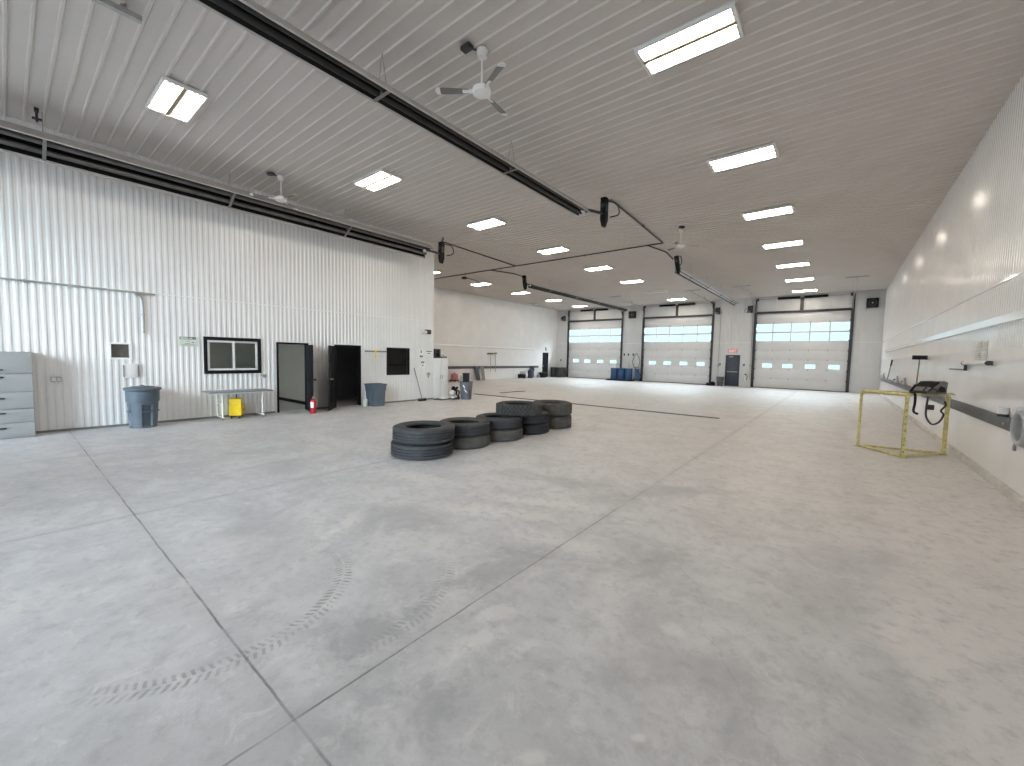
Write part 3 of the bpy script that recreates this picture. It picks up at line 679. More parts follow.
# ------------------------------------------------------------------ tyres
def tyre(R, w, tread, side_m, tread_m, name='truck_tyre'):
    ri = 0.290
    t = thing(name, 'x', 'tyre', (0, 0, 0), 0, 'stacked truck tyres')
    f = MB()
    f.lathe([(ri, 0.045), (ri + 0.015, 0.02), (ri + 0.04, 0.012), (ri + 0.05, 0.020), (ri + 0.06, 0.012), (R*0.78, 0.0), (R*0.83, 0.004), (R*0.84, 0.0), (R - 0.05, 0.008), (R - 0.022, 0.026),
             (R - 0.022, w - 0.026), (R - 0.05, w - 0.008), (R*0.84, w), (R*0.83, w - 0.004), (R*0.78, w), (ri + 0.06, w - 0.012), (ri + 0.05, w - 0.020), (ri + 0.04, w - 0.012), (ri + 0.015, w - 0.02), (ri, w - 0.045),
             (ri + 0.02, w - 0.06), (R - 0.09, w - 0.05), (R - 0.05, w - 0.075), (R - 0.05, 0.075), (R - 0.09, 0.05), (ri + 0.02, 0.06)], 64, closed=True)
    f.build('sidewall', side_m, t)
    f = MB(); a, z = 0.022, w - 0.022
    if tread == 'rib':
        pr = [(R - 0.024, a), (R - 0.006, a + 0.004), (R, a + 0.016)]
        n = 3; span = (z - 0.016) - (a + 0.016); g = 0.020
        for k in range(1, n + 1):
            c = a + 0.016 + span*k/(n + 1)
            pr += [(R, c - g/2), (R - 0.020, c - g/2 + 0.003), (R - 0.020, c + g/2 - 0.003), (R, c + g/2)]
        pr += [(R, z - 0.016), (R - 0.006, z - 0.004), (R - 0.024, z)]
    elif tread == 'bald':
        pr = [(R - 0.024, a), (R - 0.008, a + 0.006), (R, a + 0.03), (R + 0.003, w/2), (R, z - 0.03), (R - 0.008, z - 0.006), (R - 0.024, z)]
    else:
        pr = [(R - 0.024, a), (R - 0.022, a + 0.01), (R - 0.022, w/2), (R - 0.022, z - 0.01), (R - 0.024, z)]
    f.lathe(pr, 64)
    if tread == 'lug':
        nb = 34
        for row in range(4):
            zc = a + 0.026 + row*(z - a - 0.052)/3
            for k in range(nb):
                mx = Matrix.Rotation(2*pi*(k + 0.5*(row % 2))/nb, 4, 'Z')
                f.prism(((-0.030, zc - 0.018), (0.020, zc - 0.022), (0.030, zc + 0.018), (-0.020, zc + 0.022)), 0, R - 0.024, R + 0.004, mx)
    elif tread == 'shoulder':
        nb = 40
        for zz, sg in ((a + 0.02, 1), (z - 0.02, -1)):
            for k in range(nb):
                mx = Matrix.Rotation(2*pi*k/nb, 4, 'Z')
                f.prism(((-0.026, zz - 0.022), (0.026, zz - 0.022), (0.020, zz + 0.022), (-0.020, zz + 0.022)), 0, R - 0.022, R - 0.004, mx)
        f.lathe([(R - 0.014, a + 0.05), (R, a + 0.056), (R, z - 0.056), (R - 0.014, z - 0.05)], 64)
    f.build('tread', tread_m, t)
    return t
protos = {}
def put_tyre(kind, R, w, x, y, z, label, rz=0.0):
    key = (kind, R, w)
    sm, tm = {'rib': ('rubber', 'rubber'), 'bald': ('rubberbrown', 'rubberbrown'), 'lug': ('rubberblack', 'rubberbrown'), 'ribblack': ('rubberblack', 'rubberblack'), 'shoulder': ('rubberbrown', 'rubberbrown'), 'ribbrown': ('rubberbrown', 'rubber')}[kind]
    if key not in protos: protos[key] = o = tyre(R, w, {'ribblack': 'rib', 'ribbrown': 'rib'}.get(kind, kind), M[sm], M[tm])
    else: o = copy_tree(protos[key])
    o.location = (x, y, z); o.rotation_euler = (0, 0, rz); o['label'] = label; return o
put_tyre('rib', 0.53, 0.262, -5.60, 4.52, 0.0, 'black rib-tread tyre, bottom of the stack nearest the camera')
put_tyre('rib', 0.53, 0.262, -5.56, 4.525, 0.262, 'black rib-tread tyre, top of the stack nearest the camera', 0.4)
put_tyre('bald', 0.497, 0.24, -5.61, 5.558, 0.0, 'worn smooth brownish tyre, bottom of second stack from camera')
put_tyre('ribbrown', 0.497, 0.24, -5.62, 5.558, 0.24, 'grooved dark tyre on worn smooth one, second stack from camera', 0.7)
put_tyre('bald', 0.497, 0.24, -5.57, 6.56, 0.0, 'smooth grey tyre, bottom of third stack from camera', 1.0)
put_tyre('rib', 0.495, 0.24, -5.59, 6.565, 0.24, 'ribbed dark tyre half under the chunky lug tyre', 0.2)
put_tyre('ribblack', 0.494, 0.24, -5.57, 7.57, 0.0, 'black ribbed tyre on the floor below chunky lug tyre, fourth stack')
put_tyre('ribblack', 0.494, 0.24, -5.58, 7.57, 0.24, 'black ribbed tyre, middle of the three-high fourth stack', 0.5)
put_tyre('lug', 0.50, 0.245, -5.45, 7.06, 0.481, 'chunky block-tread tyre lying across third and fourth stacks')
put_tyre('shoulder', 0.505, 0.315, -5.58, 8.58, 0.0, 'dusty brown tyre with edge lugs, bottom of farthest stack')
put_tyre('bald', 0.505, 0.315, -5.58, 8.58, 0.315, 'dusty brown smooth-shouldered tyre, top of farthest stack', 0.3)

# ------------------------------------------------------------------ floor drain, hose
t = thing('trench_drain', 'long narrow dark trench drain grate across the floor', 'drain', (-7.84, 13.42, 0))
q = MB(); Ld = 5.12
q.box(-Ld, Ld, -0.10, -0.065, 0.0005, 0.012); q.box(-Ld, Ld, 0.065, 0.10, 0.0005, 0.012); q.box(-Ld, -Ld + .02, -0.065, 0.065, 0.0005, 0.012); q.box(Ld - .02, Ld, -0.065, 0.065, 0.0005, 0.012); q.build('frame', M['dark'], t)
q = MB(); q.box(-Ld + .02, Ld - .02, -0.065, 0.065, 0.0004, 0.002)
for k in range(250):
    x = -Ld + 0.04 + k*(2*Ld - 0.08)/249; q.box(x - 0.011, x + 0.011, -0.065, 0.065, 0.002, 0.009)
q.build('grating', M['dark'], t)
q = MB(); q.tube([(-12.5, 14.7, 0.015), (-12.35, 15.0, 0.015), (-12.45, 15.7, 0.015), (-12.3, 16.3, 0.015), (-12.65, 16.9, 0.015)], 0.014, 8, 6)
tag(q.build('floor_hose', M['dark']), 'short dark hose lying on the floor behind the drain', 'hose')

# ------------------------------------------------------------------ left wall furniture
t = thing('filing_cabinet', 'tall grey five-drawer steel cabinet at the left edge', 'cabinet', (XL + 0.02, -0.58, 0))
cd, ch_, cw = 0.43, 1.632, 1.82
q = MB(); q.box(0, cd - 0.02, -cw/2, cw/2, 0.0, ch_, 0.006); q.build('body', M['cabinet'], t)
zb = [0.03, 0.297, 0.557, 0.876, 1.22, 1.61]
for i in range(5):
    q = MB(); q.box(cd - 0.018, cd + 0.004, -cw/2 + .008, cw/2 - .008, zb[i] + .006, zb[i+1] - .006, 0.004); dr = q.build('drawer', M['cabinet'], t)
    hz = (0.203, 0.485, 0.764, 1.156, 1.295)[i]
    q = MB(); q.box(cd + 0.004, cd + 0.028, 0.02, 0.56, hz - 0.014, hz + 0.014, 0.004); q.build('handle', M['dark'], dr)

def wall_box(name, y, z, w, h, dpt, m, label, cat): 
    q = MB(); q.box(XL + 0.013, XL + 0.013 + dpt, y - w/2, y + w/2, z - h/2, z + h/2, 0.006); o = q.build(name, m); return tag(o, label, cat)
t = thing('electrical_outlet', 'grey double outlet box beside the tall cabinet', 'outlet', (XL + 0.013, 0.65, 1.08))
q = MB(); q.box(0, 0.045, -0.068, 0.068, -0.05, 0.05, 0.006); q.build('box', M['galv'], t)
for s in (-1, 1):
    q = MB(); q.box(0.045, 0.05, s*0.035 - 0.025, s*0.035 + 0.025, -0.035, 0.035, 0.002); q.build('socket', M['offwhite'], t)
t = thing('wall_vent', 'small louvred vent in white frame above the round bin', 'vent', (XL, 1.62, 1.68))
q = MB()
for (a, c, e, g) in ((-0.19, 0.19, 0.15, 0.19), (-0.19, 0.19, -0.19, -0.15), (-0.19, -0.15, -0.15, 0.15), (0.15, 0.19, -0.15, 0.15)): q.box(0.001, 0.03, a, c, e, g)
q.build('frame', M['trim'], t)
q = MB(); q.box(-0.12, -0.10, -0.15, 0.15, -0.15, 0.15); 
for k in range(7): q.box(-0.08, -0.02, -0.15, 0.15, -0.145 + k*0.045, -0.128 + k*0.045, mx=None)
q.build('louvre', M['ventwood'], t)
t = thing('wall_panel_box', 'white shallow box with grey sides between vent and bin', 'box', (XL + 0.013, 1.78, 1.24))
q = MB(); q.box(0, 0.016, -0.115, 0.115, -0.16, 0.16, 0.004); q.build('body', M['liner'], t)
for s in (-1, 1):
    q = MB(); q.box(0.0, 0.035, s*0.125 - 0.007, s*0.125 + 0.007, -0.14, 0.13, 0.003); q.build('side_clip', M['midgrey'], t)
q = MB(); q.tube([(XL + 0.035, -4.9, 3.02), (XL + 0.035, 1.70, 3.005), (XL + 0.035, 1.90, 2.96), (XL + 0.035, 2.01, 2.83), (XL + 0.035, 2.02, 2.09)], 0.019, 8, 5)
for y, z in ((0.3, 3.01), (-2, 3.01)): q.box(XL + .013, XL + .05, y - .015, y + .015, z - .035, z + .035)
q.box(XL + .013, XL + .05, 1.99, 2.05, 2.5, 2.53)
tag(q.build('conduit', M['galv']), 'grey conduit bending down the ribbed office wall', 'conduit')
t = thing('notice_sign', 'pale sign with dark heading left of the sliding window', 'sign', (XL + 0.013, 2.85, 1.935))
q = MB(); q.box(0, 0.006, -0.19, 0.19, -0.12, 0.12); q.build('board', M['palegreen'], t)
q = MB(); q.box(0.006, 0.008, -0.185, 0.14, 0.055, 0.115); q.build('heading_band', M['ink'], t)
q = MB(); q.box(0.008, 0.009, -0.165, -0.02, 0.07, 0.10); q.box(0.008, 0.009, 0.01, 0.06, 0.07, 0.095)
q.build('heading_patch', M['palegreen'], t)
q = MB()
for k, (a, c) in enumerate(((-0.05, 0.01), (0.06, 0.095), (-0.08, 0.03), (-0.14, 0.12))): q.box(0.006, 0.0075, a, c, 0.005 - 0.03*k, 0.016 - 0.03*k + (0.012 if k == 1 else 0))
q.build('text_lines', M['ink'], t)
wall_box('junction_box', 4.50, 1.06, 0.11, 0.09, 0.05, M['galv'], 'small grey junction box under the window corner', 'junction box')

def round_bin(Rt, Rb, h, m, lid):
    t = thing('trash_bin', 'x', 'trash bin')
    q = MB(); z1 = h
    q.lathe([(Rt - 0.02, h*0.66), (Rt - 0.005, h*0.665), (Rt, h*0.70), (Rt + 0.004, h - 0.05), (Rt + 0.022, h - 0.03), (Rt + 0.022, h), (Rt, h), (Rt - 0.012, h*0.72), (Rt - 0.09, h*0.60), (Rb - 0.08, 0.03), (0, 0.03), (0, 0), (Rb - 0.06, 0.0)], 40)
    nn = 96; lev = [0.0, 0.02, 0.06, h*0.56, h*0.60, h*0.66]; rows_ = []
    for z in lev:
        row = []
        for k in range(nn):
            a = 2*pi*k/nn; r_ = Rb + (Rt - 0.02 - Rb)*z/(h*0.66)
            dd = abs((a - 0.0 + pi/4) % (pi/2) - pi/4)*r_
            if 0.04 < z < h*0.58: r_ -= 0.055*max(0.0, min(1.0, (0.095 - dd)/0.012))
            row.append(q.bm.verts.new((r_*cos(a), r_*sin(a), z)))
        rows_.append(row)
    for A_, B_ in zip(rows_, rows_[1:]):
        for k in range(nn): q.bm.faces.new((A_[k], A_[(k+1) % nn], B_[(k+1) % nn], B_[k]))
    o = q.build('body', m, t)
    for a in (0.0, pi/2, pi, 3*pi/2):
        mx = Matrix.Rotation(a, 4, 'Z')
        q = MB(); rr = Rb + (Rt - Rb)*0.55
        q.box(rr - 0.035, rr - 0.005, -0.092, 0.092, h*0.40, h*0.44, 0.005, mx=mx)
        q.build('handle', m, t)
    if lid:
        q = MB(); q.lathe([(Rt + 0.035, h - 0.03), (Rt + 0.04, h + 0.01), (Rt + 0.02, h + 0.022), (Rt*0.75, h + 0.03), (Rt*0.7, h + 0.045), (0.0, h + 0.055)], 40); l_ = q.build('lid', m, t)
        q = MB(); q.box(-0.08, 0.08, -0.02, 0.02, h + 0.05, h + 0.075, 0.006); q.build('lid_grip', m, l_)
    return t
t = round_bin(0.285, 0.235, 0.86, M['binblue'], True); t.location = (XL + 0.42, 1.90, 0); t.rotation_euler = (0, 0, radians(8)); t['label'] = 'round blue-grey lidded trash bin under the wall vent'
t = thing('trash_bin', 'square tapered blue-grey bin beside second open door', 'trash bin', (XL + 0.40, 7.76, 0), radians(-6))
q = MB()
def frust(q, hx0, hx1, z0, z1, sx=1.0):
    tb = bmesh.new()
    A = [tb.verts.new((sx*u*hx0, v*hx0, z0)) for u, v in ((-1, -1), (1, -1), (1, 1), (-1, 1))]; B = [tb.verts.new((sx*u*hx1, v*hx1, z1)) for u, v in ((-1, -1), (1, -1), (1, 1), (-1, 1))]
    tb.faces.new(A[::-1]); tb.faces.new(B)
    for k in range(4): tb.faces.new((A[k], A[(k+1) % 4], B[(k+1) % 4], B[k]))
    bmesh.ops.bevel(tb, geom=[e for e in tb.edges if abs(e.verts[0].co.z - e.verts[1].co.z) > .01], offset=0.05, segments=4, affect='EDGES')
    q._add(tb)
frust(q, 0.225, 0.25, 0, 0.50); frust(q, 0.262, 0.275, 0.50, 0.71); q.build('body', M['binblue'], t)
q = MB(); frust(q, 0.288, 0.290, 0.695, 0.735); r_ = q.build('rim', M['binblue'], t)
q = MB(); frust(q, 0.25, 0.25, 0.728, 0.738); q.build('liner_bag', M['blackplastic'], t)
q = MB(); q.box(0.20, 0.25, -0.02, 0.02, 0.05, 0.48, 0.01); q.box(-0.02, 0.02, -0.25, -0.20, 0.05, 0.48, 0.01); q.build('side_channel', M['binblue'], t)
t = thing('plastic_jug', 'small white jug on floor behind the square bin', 'jug', (XL + 0.30, 7.44, 0))
q = MB(); q.lathe([(0, 0), (0.075, 0), (0.08, 0.02), (0.08, 0.20), (0.03, 0.27), (0.028, 0.30), (0, 0.30)], 20); q.tube([(0.06, 0, 0.22), (0.10, 0, 0.23), (0.10, 0, 0.13), (0.075, 0, 0.11)], 0.012, 8, 4); q.build('body', M['offwhite'], t)
q = MB(); q.cyl((0, 0, 0.30), (0, 0, 0.325), 0.03, n=14); q.build('cap', M['white'], t)
t = thing('floor_squeegee', 'yellow-collared squeegee standing head up in square bin', 'squeegee', (XL + 0.10, 7.95, 0.0))
q = MB(); q.cyl((0.05, 0.0, 0.10), (0.0, 0, 1.76), 0.014, n=10); q.build('handle', M['offwhite'], t)
q = MB(); q.cyl((0.002, 0, 1.58), (0, 0, 1.83), 0.018, 0.018, n=10); q.box(-0.018, 0.018, -0.05, 0.05, 1.79, 1.86, 0.01); q.build('socket', M['yellow'], t)
q = MB(); q.box(-0.015, 0.015, -0.40, 0.42, 1.795, 1.84, 0.004); q.build('blade', M['midgrey'], t)

def lean_broom(name, label, cat, foot, top, headw, hand_m, head_m, head_at_top=False, axis='y'):
    t = thing(name, label, cat, foot)
    d = Vector(top) - Vector(foot)
    q = MB(); q.cyl((0, 0, 0.06 if not head_at_top else 0.0), d, 0.016, n=10); q.build('handle', hand_m, t)
    z = d if head_at_top else Vector((0, 0, 0.0)); sg = -1 if head_at_top else 1
    q = MB(); hw = headw/2
    o3 = (z.x, z.y, z.z)
    def bx(a0, a1, b0, b1, c0, c1):
        if axis == 'y': q.box(o3[0] + b0, o3[0] + b1, o3[1] + a0, o3[1] + a1, o3[2] + c0, o3[2] + c1, 0.004)
        else: q.box(o3[0] + a0, o3[0] + a1, o3[1] + b0, o3[1] + b1, o3[2] + c0, o3[2] + c1, 0.004)
    bx(-hw, hw, -0.035, 0.035, 0.07 if sg > 0 else -0.02, 0.11 if sg > 0 else 0.02); hd = q.build('head', hand_m if not head_at_top else head_m, t)
    q = MB(); 
    for k in range(12):
        a = -hw + (k + 0.5)*headw/12
        if sg > 0: bx(a - headw/26, a + headw/26, -0.04, 0.04, 0.0, 0.075)
        else: bx(a - headw/26, a + headw/26, -0.04, 0.04, 0.02, 0.095)
    q.build('bristles', head_m, hd)
    return t
lean_broom('push_broom', 'dark broom leaning on office wall by black window', 'broom', (XL + 0.28, 9.82, 0), (XL + 0.03, 9.62, 1.24), 0.34, M['midgrey'], M['blackplastic'])

t = thing('fire_extinguisher', 'red fire extinguisher with white label by first open door', 'fire extinguisher', (-11.62, 5.46, 0))
q = MB(); q.lathe([(0, 0), (0.072, 0), (0.078, 0.012), (0.078, 0.33), (0.068, 0.375), (0.03, 0.405), (0.026, 0.425), (0, 0.425)], 28); q.build('cylinder', M['red'], t)
q = MB(); n_ = 12
for k in range(n_):
    a0, a1 = -1.9 + 1.7*k/n_, -1.9 + 1.7*(k+1)/n_
    q.quad((0.0795*cos(a0), 0.0795*sin(a0), 0.17), (0.0795*cos(a1), 0.0795*sin(a1), 0.17), (0.0795*cos(a1), 0.0795*sin(a1), 0.33), (0.0795*cos(a0), 0.0795*sin(a0), 0.33))
q.build('label_panel', M['paper'], t)
q = MB(); q.cyl((0, 0, 0.42), (0, 0, 0.465), 0.022, n=12); q.box(-0.012, 0.012, -0.02, 0.10, 0.465, 0.478, 0.003); q.prism(((0.0, 0.478), (0.10, 0.50), (0.10, 0.512), (0.0, 0.492)), 0, -0.012, 0.012); q.build('valve', M['steel'], t)
q = MB(); q.tube([(0, -0.02, 0.45), (0.0, -0.09, 0.45), (0.01, -0.11, 0.36), (0.01, -0.095, 0.2), (0.01, -0.09, 0.14)], 0.010, 8, 5); q.build('hose', M['black'], t)

t = thing('folding_table', 'grey-topped folding table with white legs under the window', 'table', (XL + 0.36, 3.78, 0))
q = MB(); q.box(-0.33, 0.33, -0.71, 0.72, 0.685, 0.712, 0.008); q.build('tabletop', M['tabletop'], t)
q = MB(); q.box(-0.30, -0.27, -0.66, 0.66, 0.655, 0.685); q.box(0.27, 0.30, -0.66, 0.66, 0.655, 0.685); q.build('apron', M['white'], t)
for y in (-0.42, 0.48):
    q = MB(); q.cyl((-0.2, y, 0.07), (-0.2, y, 0.66), 0.018, n=10); q.cyl((0.2, y, 0.07), (0.2, y, 0.66), 0.018, n=10); q.cyl((-0.28, y, 0.07), (0.28, y, 0.07), 0.018, n=10); q.cyl((-0.2, y, 0.4), (0.2, y, 0.4), 0.012, n=8)
    lg = q.build('leg_frame', M['white'], t)
    for x in (-0.26, 0.26):
        q = MB(); q.cyl((x - 0.0, y - 0.015, 0.032), (x, y + 0.015, 0.032), 0.032, n=14); q.box(x - .012, x + .012, y - .022, y + .022, 0.03, 0.07); q.build('caster', M['midgrey'], lg)
t = thing('mop_bucket', 'yellow wheeled mop bucket with wringer under the table', 'mop bucket', (XL + 0.33, 3.74, 0), radians(62))
q = MB(); fb_ = bmesh.new()
q.prism(((-0.20, 0.085), (0.20, 0.085), (0.235, 0.34), (0.25, 0.34), (0.25, 0.36), (-0.25, 0.36), (-0.25, 0.34), (-0.235, 0.34)), 0, -0.13, 0.13); q.build('tub', M['yellow'], t)
q = MB(); q.prism(((-0.20, 0.30), (-0.02, 0.30), (0.0, 0.50), (-0.03, 0.52), (-0.20, 0.50)), 0, -0.12, 0.12); q.box(-0.14, 0.14, -0.22, -0.17, 0.47, 0.51, 0.006); q.build('wringer', M['yellow'], t)
q = MB(); q.cyl((0, -0.05, 0.48), (0.0, 0.0, 0.645), 0.014, n=8); q.build('wringer_handle', M['dark'], t)
q = MB()
q.prism(((0.02, 0.17), (0.16, 0.19), (0.15, 0.24), (0.03, 0.22)), 0, 0.1305, 0.132); q.build('decal', M['ink'], t)
for x in (-0.09, 0.09):
    for y in (-0.17, 0.17):
        q = MB(); q.cyl((x - 0.012, y, 0.035), (x + 0.012, y, 0.035), 0.035, n=16); q.box(x - 0.02, x + 0.02, y - 0.02, y + 0.02, 0.045, 0.088, 0.004); q.build('caster', M['dark'], t)

t = thing('emergency_light', 'dark emergency light with two lamp heads high on wall', 'light', (XL + 0.013, 10.18, 2.62))
q = MB(); q.box(0, 0.09, -0.04, 0.20, -0.085, 0.085, 0.01); q.build('case', M['dark'], t)
for y in (-0.20, -0.09):
    q = MB(); q.cyl((0.05, y, 0.0), (0.13, y, -0.03), 0.05, 0.062, n=16); q.cyl((0.05, y, 0.0), (0.05, y + 0.07, 0.0), 0.014, n=8); q.build('lamp_head', M['offwhite'], t)
PAP = ((9.97, 1.78, 0.27, 0.33, 'white notice sheet with one dark mark, nearest the black window'), (10.34, 1.83, 0.30, 0.17, 'white notice sheet with grey text at the wall corner'), (10.05, 1.37, 0.22, 0.26, 'lower white notice sheet with dark heading, by broom'))
for i, (y, z, w, h, lb) in enumerate(PAP):
    t = thing('notice_paper', lb, 'paper', (XL + 0.013, y, z), 0, 'notices at the wall corner')
    q = MB(); q.box(0, 0.004, -w/2, w/2, -h/2, h/2); q.build('sheet', M['paper'], t)
    q = MB()
    if i == 0: q.box(0.004, 0.005, -0.03, 0.02, 0.02, 0.13); q.box(0.004, 0.005, -0.07, 0.08, -0.14, -0.07)
    elif i == 1: q.box(0.004, 0.005, -0.13, 0.13, 0.02, 0.06); q.box(0.004, 0.005, -0.08, 0.08, -0.05, -0.02)
    else: q.box(0.004, 0.005, -0.09, 0.07, 0.05, 0.11); q.box(0.004, 0.005, -0.05, 0.03, -0.06, -0.01)
    q.build('print_marks', M['ink'], t)
t = thing('thermostat', 'small grey thermostat below notices at the wall corner', 'thermostat', (XL + 0.013, 10.31, 1.0))
q = MB(); q.box(0, 0.045, -0.07, 0.07, -0.055, 0.055, 0.006); q.build('case', M['galv'], t)
q = MB(); q.cyl((0.045, 0, 0.01), (0.06, 0, 0.01), 0.025, n=14); q.box(0.0, 0.02, -0.02, 0.02, -0.14, -0.055); q.build('dial', M['midgrey'], t)

# ------------------------------------------------------------------ behind the office corner
t = thing('storage_locker', 'white upright locker standing past the office corner', 'locker', (-12.78, 11.02, 0))
q = MB(); q.box(-0.36, 0.34, -0.42, 0.30, 0.03, 1.62, 0.008); q.box(-0.33, 0.31, -0.39, 0.27, 0.0, 0.03); q.build('body', M['white'], t)
for y0, y1 in ((-0.41, -0.065), (-0.055, 0.29)):
    q = MB(); q.box(0.34, 0.362, y0, y1, 0.06, 1.60, 0.005); dd = q.build('door', M['white'], t)
    q = MB(); yy = y1 - 0.05 if y0 < -0.2 else y0 + 0.05; q.box(0.362, 0.38, yy - .012, yy + .012, 0.8, 0.95, 0.003); q.build('handle', M['galv'], dd)
t = thing('loudspeaker', 'dark upright speaker box on top of the white locker', 'speaker', (-12.57, 10.78, 1.621))
q = MB(); q.box(-0.13, 0.13, -0.15, 0.15, 0, 0.36, 0.012); q.build('cabinet', M['dark'], t)
q = MB(); q.cyl((0.13, 0, 0.13), (0.137, 0, 0.13), 0.09, n=20); q.cyl((0.13, 0, 0.28), (0.137, 0, 0.28), 0.045, n=16); q.build('cone', M['black'], t)
t = thing('tool_tray', 'flat grey tray lying on top of the white locker', 'tray', (-12.58, 11.10, 1.621))
q = MB(); q.box(-0.16, 0.16, -0.12, 0.14, 0, 0.012); q.box(-0.16, -0.148, -0.12, 0.14, 0.012, 0.07); q.box(0.148, 0.16, -0.12, 0.14, 0.012, 0.07); q.box(-0.148, 0.148, -0.12, -0.108, 0.012, 0.07); q.box(-0.148, 0.148, 0.128, 0.14, 0.012, 0.07); q.build('pan', M['midgrey'], t)
q = MB(); q.tube([(0, -0.11, 0.06), (0, -0.06, 0.12), (0, 0.08, 0.12), (0, 0.13, 0.06)], 0.01, 8, 4); q.build('handle', M['dark'], t)
t = thing('floor_mat', 'dark mat with folded white cloth in front of locker', 'mat', (-12.1, 10.72, 0), 0.2)
q = MB(); q.box(-0.22, 0.22, -0.3, 0.32, 0.0, 0.03, 0.008); q.build('pad', M['dark'], t)
q = MB(); q.box(-0.14, 0.16, -0.05, 0.3, 0.03, 0.055, 0.01); q.box(-0.10, 0.14, 0.0, 0.28, 0.055, 0.085, 0.012); q.build('cloth', M['paper'], t)
t = thing('pressure_washer', 'small white and black pump cart beside grey round bin', 'pressure washer', (-11.75, 11.0, 0), 0.3)
q = MB(); q.sphere((0.02, -0.14, 0.29), 0.10, n=18); q.cyl((0.02, -0.14, 0.29), (0.02, 0.06, 0.29), 0.07, n=16); q.build('tank', M['offwhite'], t)
q = MB(); q.sphere((0.0, 0.10, 0.12), 0.085, n=14); q.box(-0.08, 0.08, -0.1, 0.1, 0.06, 0.14, 0.02); q.build('pump', M['offwhite'], t)
q = MB(); q.box(-0.12, 0.12, -0.2, 0.24, 0.035, 0.06); q.box(-0.07, 0.07, -0.06, 0.14, 0.34, 0.48, 0.02); q.cyl((0, 0.14, 0.4), (0, 0.3, 0.46), 0.045, n=12); q.tube([(0.0, 0.2, 0.06), (0.0, 0.24, 0.3), (0.0, 0.1, 0.36)], 0.03, 8, 4); q.sphere((0.02, -0.04, 0.46), 0.08, n=12); q.build('frame', M['black'], t)
q = MB()
for k in range(4): q.tube([(0.12 + 0.012*k, 0.1 + 0.11*cos(a*pi/6), 0.27 + 0.11*sin(a*pi/6)) for a in range(13)], 0.011, 6)
q.build('hose_coil', M['black'], t)
for s in (-1, 1):
    q = MB(); q.cyl((s*0.13 - .02, 0.17, 0.075), (s*0.13 + .02, 0.17, 0.075), 0.075, n=18); q.build('wheel', M['dark'], t)
t = round_bin(0.255, 0.215, 0.70, M['bingrey'], False); t.location = (-11.58, 11.52, 0); t.rotation_euler = (0, 0, 0.1); t['label'] = 'round grey bin with white scuffs beside pump cart'
q = MB()
for (a0, a1, z0, z1) in ((-1.35, -1.05, 0.52, 0.60), (-1.20, -0.92, 0.38, 0.44), (-0.95, -0.7, 0.33, 0.38)):
    for k in range(6):
        b0, b1 = a0 + (a1 - a0)*k/6, a0 + (a1 - a0)*(k + 1)/6; r0 = 0.262 if z0 > 0.5 else 0.236
        q.quad((r0*cos(b0), r0*sin(b0), z0 - .015*k), (r0*cos(b1), r0*sin(b1), z0 - .015*k), ((r0 + .008)*cos(b1), (r0 + .008)*sin(b1), z1 - .015*k), ((r0 + .008)*cos(b0), (r0 + .008)*sin(b0), z1 - .015*k))
q.build('scuff_marks', M['paper'], t)
t = thing('plastic_tub', 'black plastic tub stuck in top of the round grey bin', 'tub', (-11.58, 11.52, 0.46), 0.68)
q = MB(); a_ = 0.12
q.box(-a_, a_, -a_, -a_ + .012, 0, 0.58); q.box(-a_, a_, a_ - .012, a_, 0, 0.58); q.box(-a_, -a_ + .012, -a_ + .012, a_ - .012, 0, 0.58); q.box(a_ - .012, a_, -a_ + .012, a_ - .012, 0, 0.58); q.box(-a_ + .012, a_ - .012, -a_ + .012, a_ - .012, 0, 0.015); q.build('tub_wall', M['black'], t)
q = MB(); c_ = a_ + .014
q.box(-c_, c_, -c_, -a_, 0.55, 0.585, .004); q.box(-c_, c_, a_, c_, 0.55, 0.585, .004); q.box(-c_, -a_, -a_, a_, 0.55, 0.585, .004); q.box(a_, c_, -a_, a_, 0.55, 0.585, .004); q.build('rim', M['black'], t)

# far left wall
t = thing('wheeled_caddy', 'faded red wheeled caddy by the far left wall', 'caddy', (-19.95, 18.75, 0), 0.3)
q = MB(); q.lathe([(0, 0.12), (0.22, 0.12), (0.25, 0.2), (0.25, 0.44), (0.20, 0.52), (0.07, 0.56), (0.07, 0.6), (0, 0.6)], 24); q.build('tank', M['pink'], t)
q = MB(); q.box(-0.24, 0.24, -0.24, 0.24, 0.07, 0.13, 0.02); q.build('base', M['black'], t)
for x, y in ((-.18, -.18), (.18, -.18), (.18, .18), (-.18, .18)):
    q = MB(); q.cyl((x - .02, y, 0.04), (x + .02, y, 0.04), 0.04, n=12); q.build('wheel', M['dark'], t)
jug = thing('plastic_jug', 'white jug next to the red caddy, nearer one', 'jug', (-19.85, 19.35, 0), 0, 'white jugs by the far left wall')
q = MB(); q.lathe([(0, 0), (0.12, 0), (0.13, 0.03), (0.13, 0.30), (0.05, 0.39), (0.045, 0.43), (0, 0.43)], 20); q.tube([(0.09, 0, 0.33), (0.15, 0, 0.34), (0.15, 0, 0.2), (0.12, 0, 0.17)], 0.018, 8, 4); q.build('body', M['offwhite'], jug)
q = MB(); q.cyl((0, 0, 0.43), (0, 0, 0.46), 0.045, n=14); q.build('cap', M['white'], jug)
j2 = copy_tree(jug); j2.location = (-20.05, 19.8, 0); j2['label'] = 'white jug next to the red caddy, farther one'
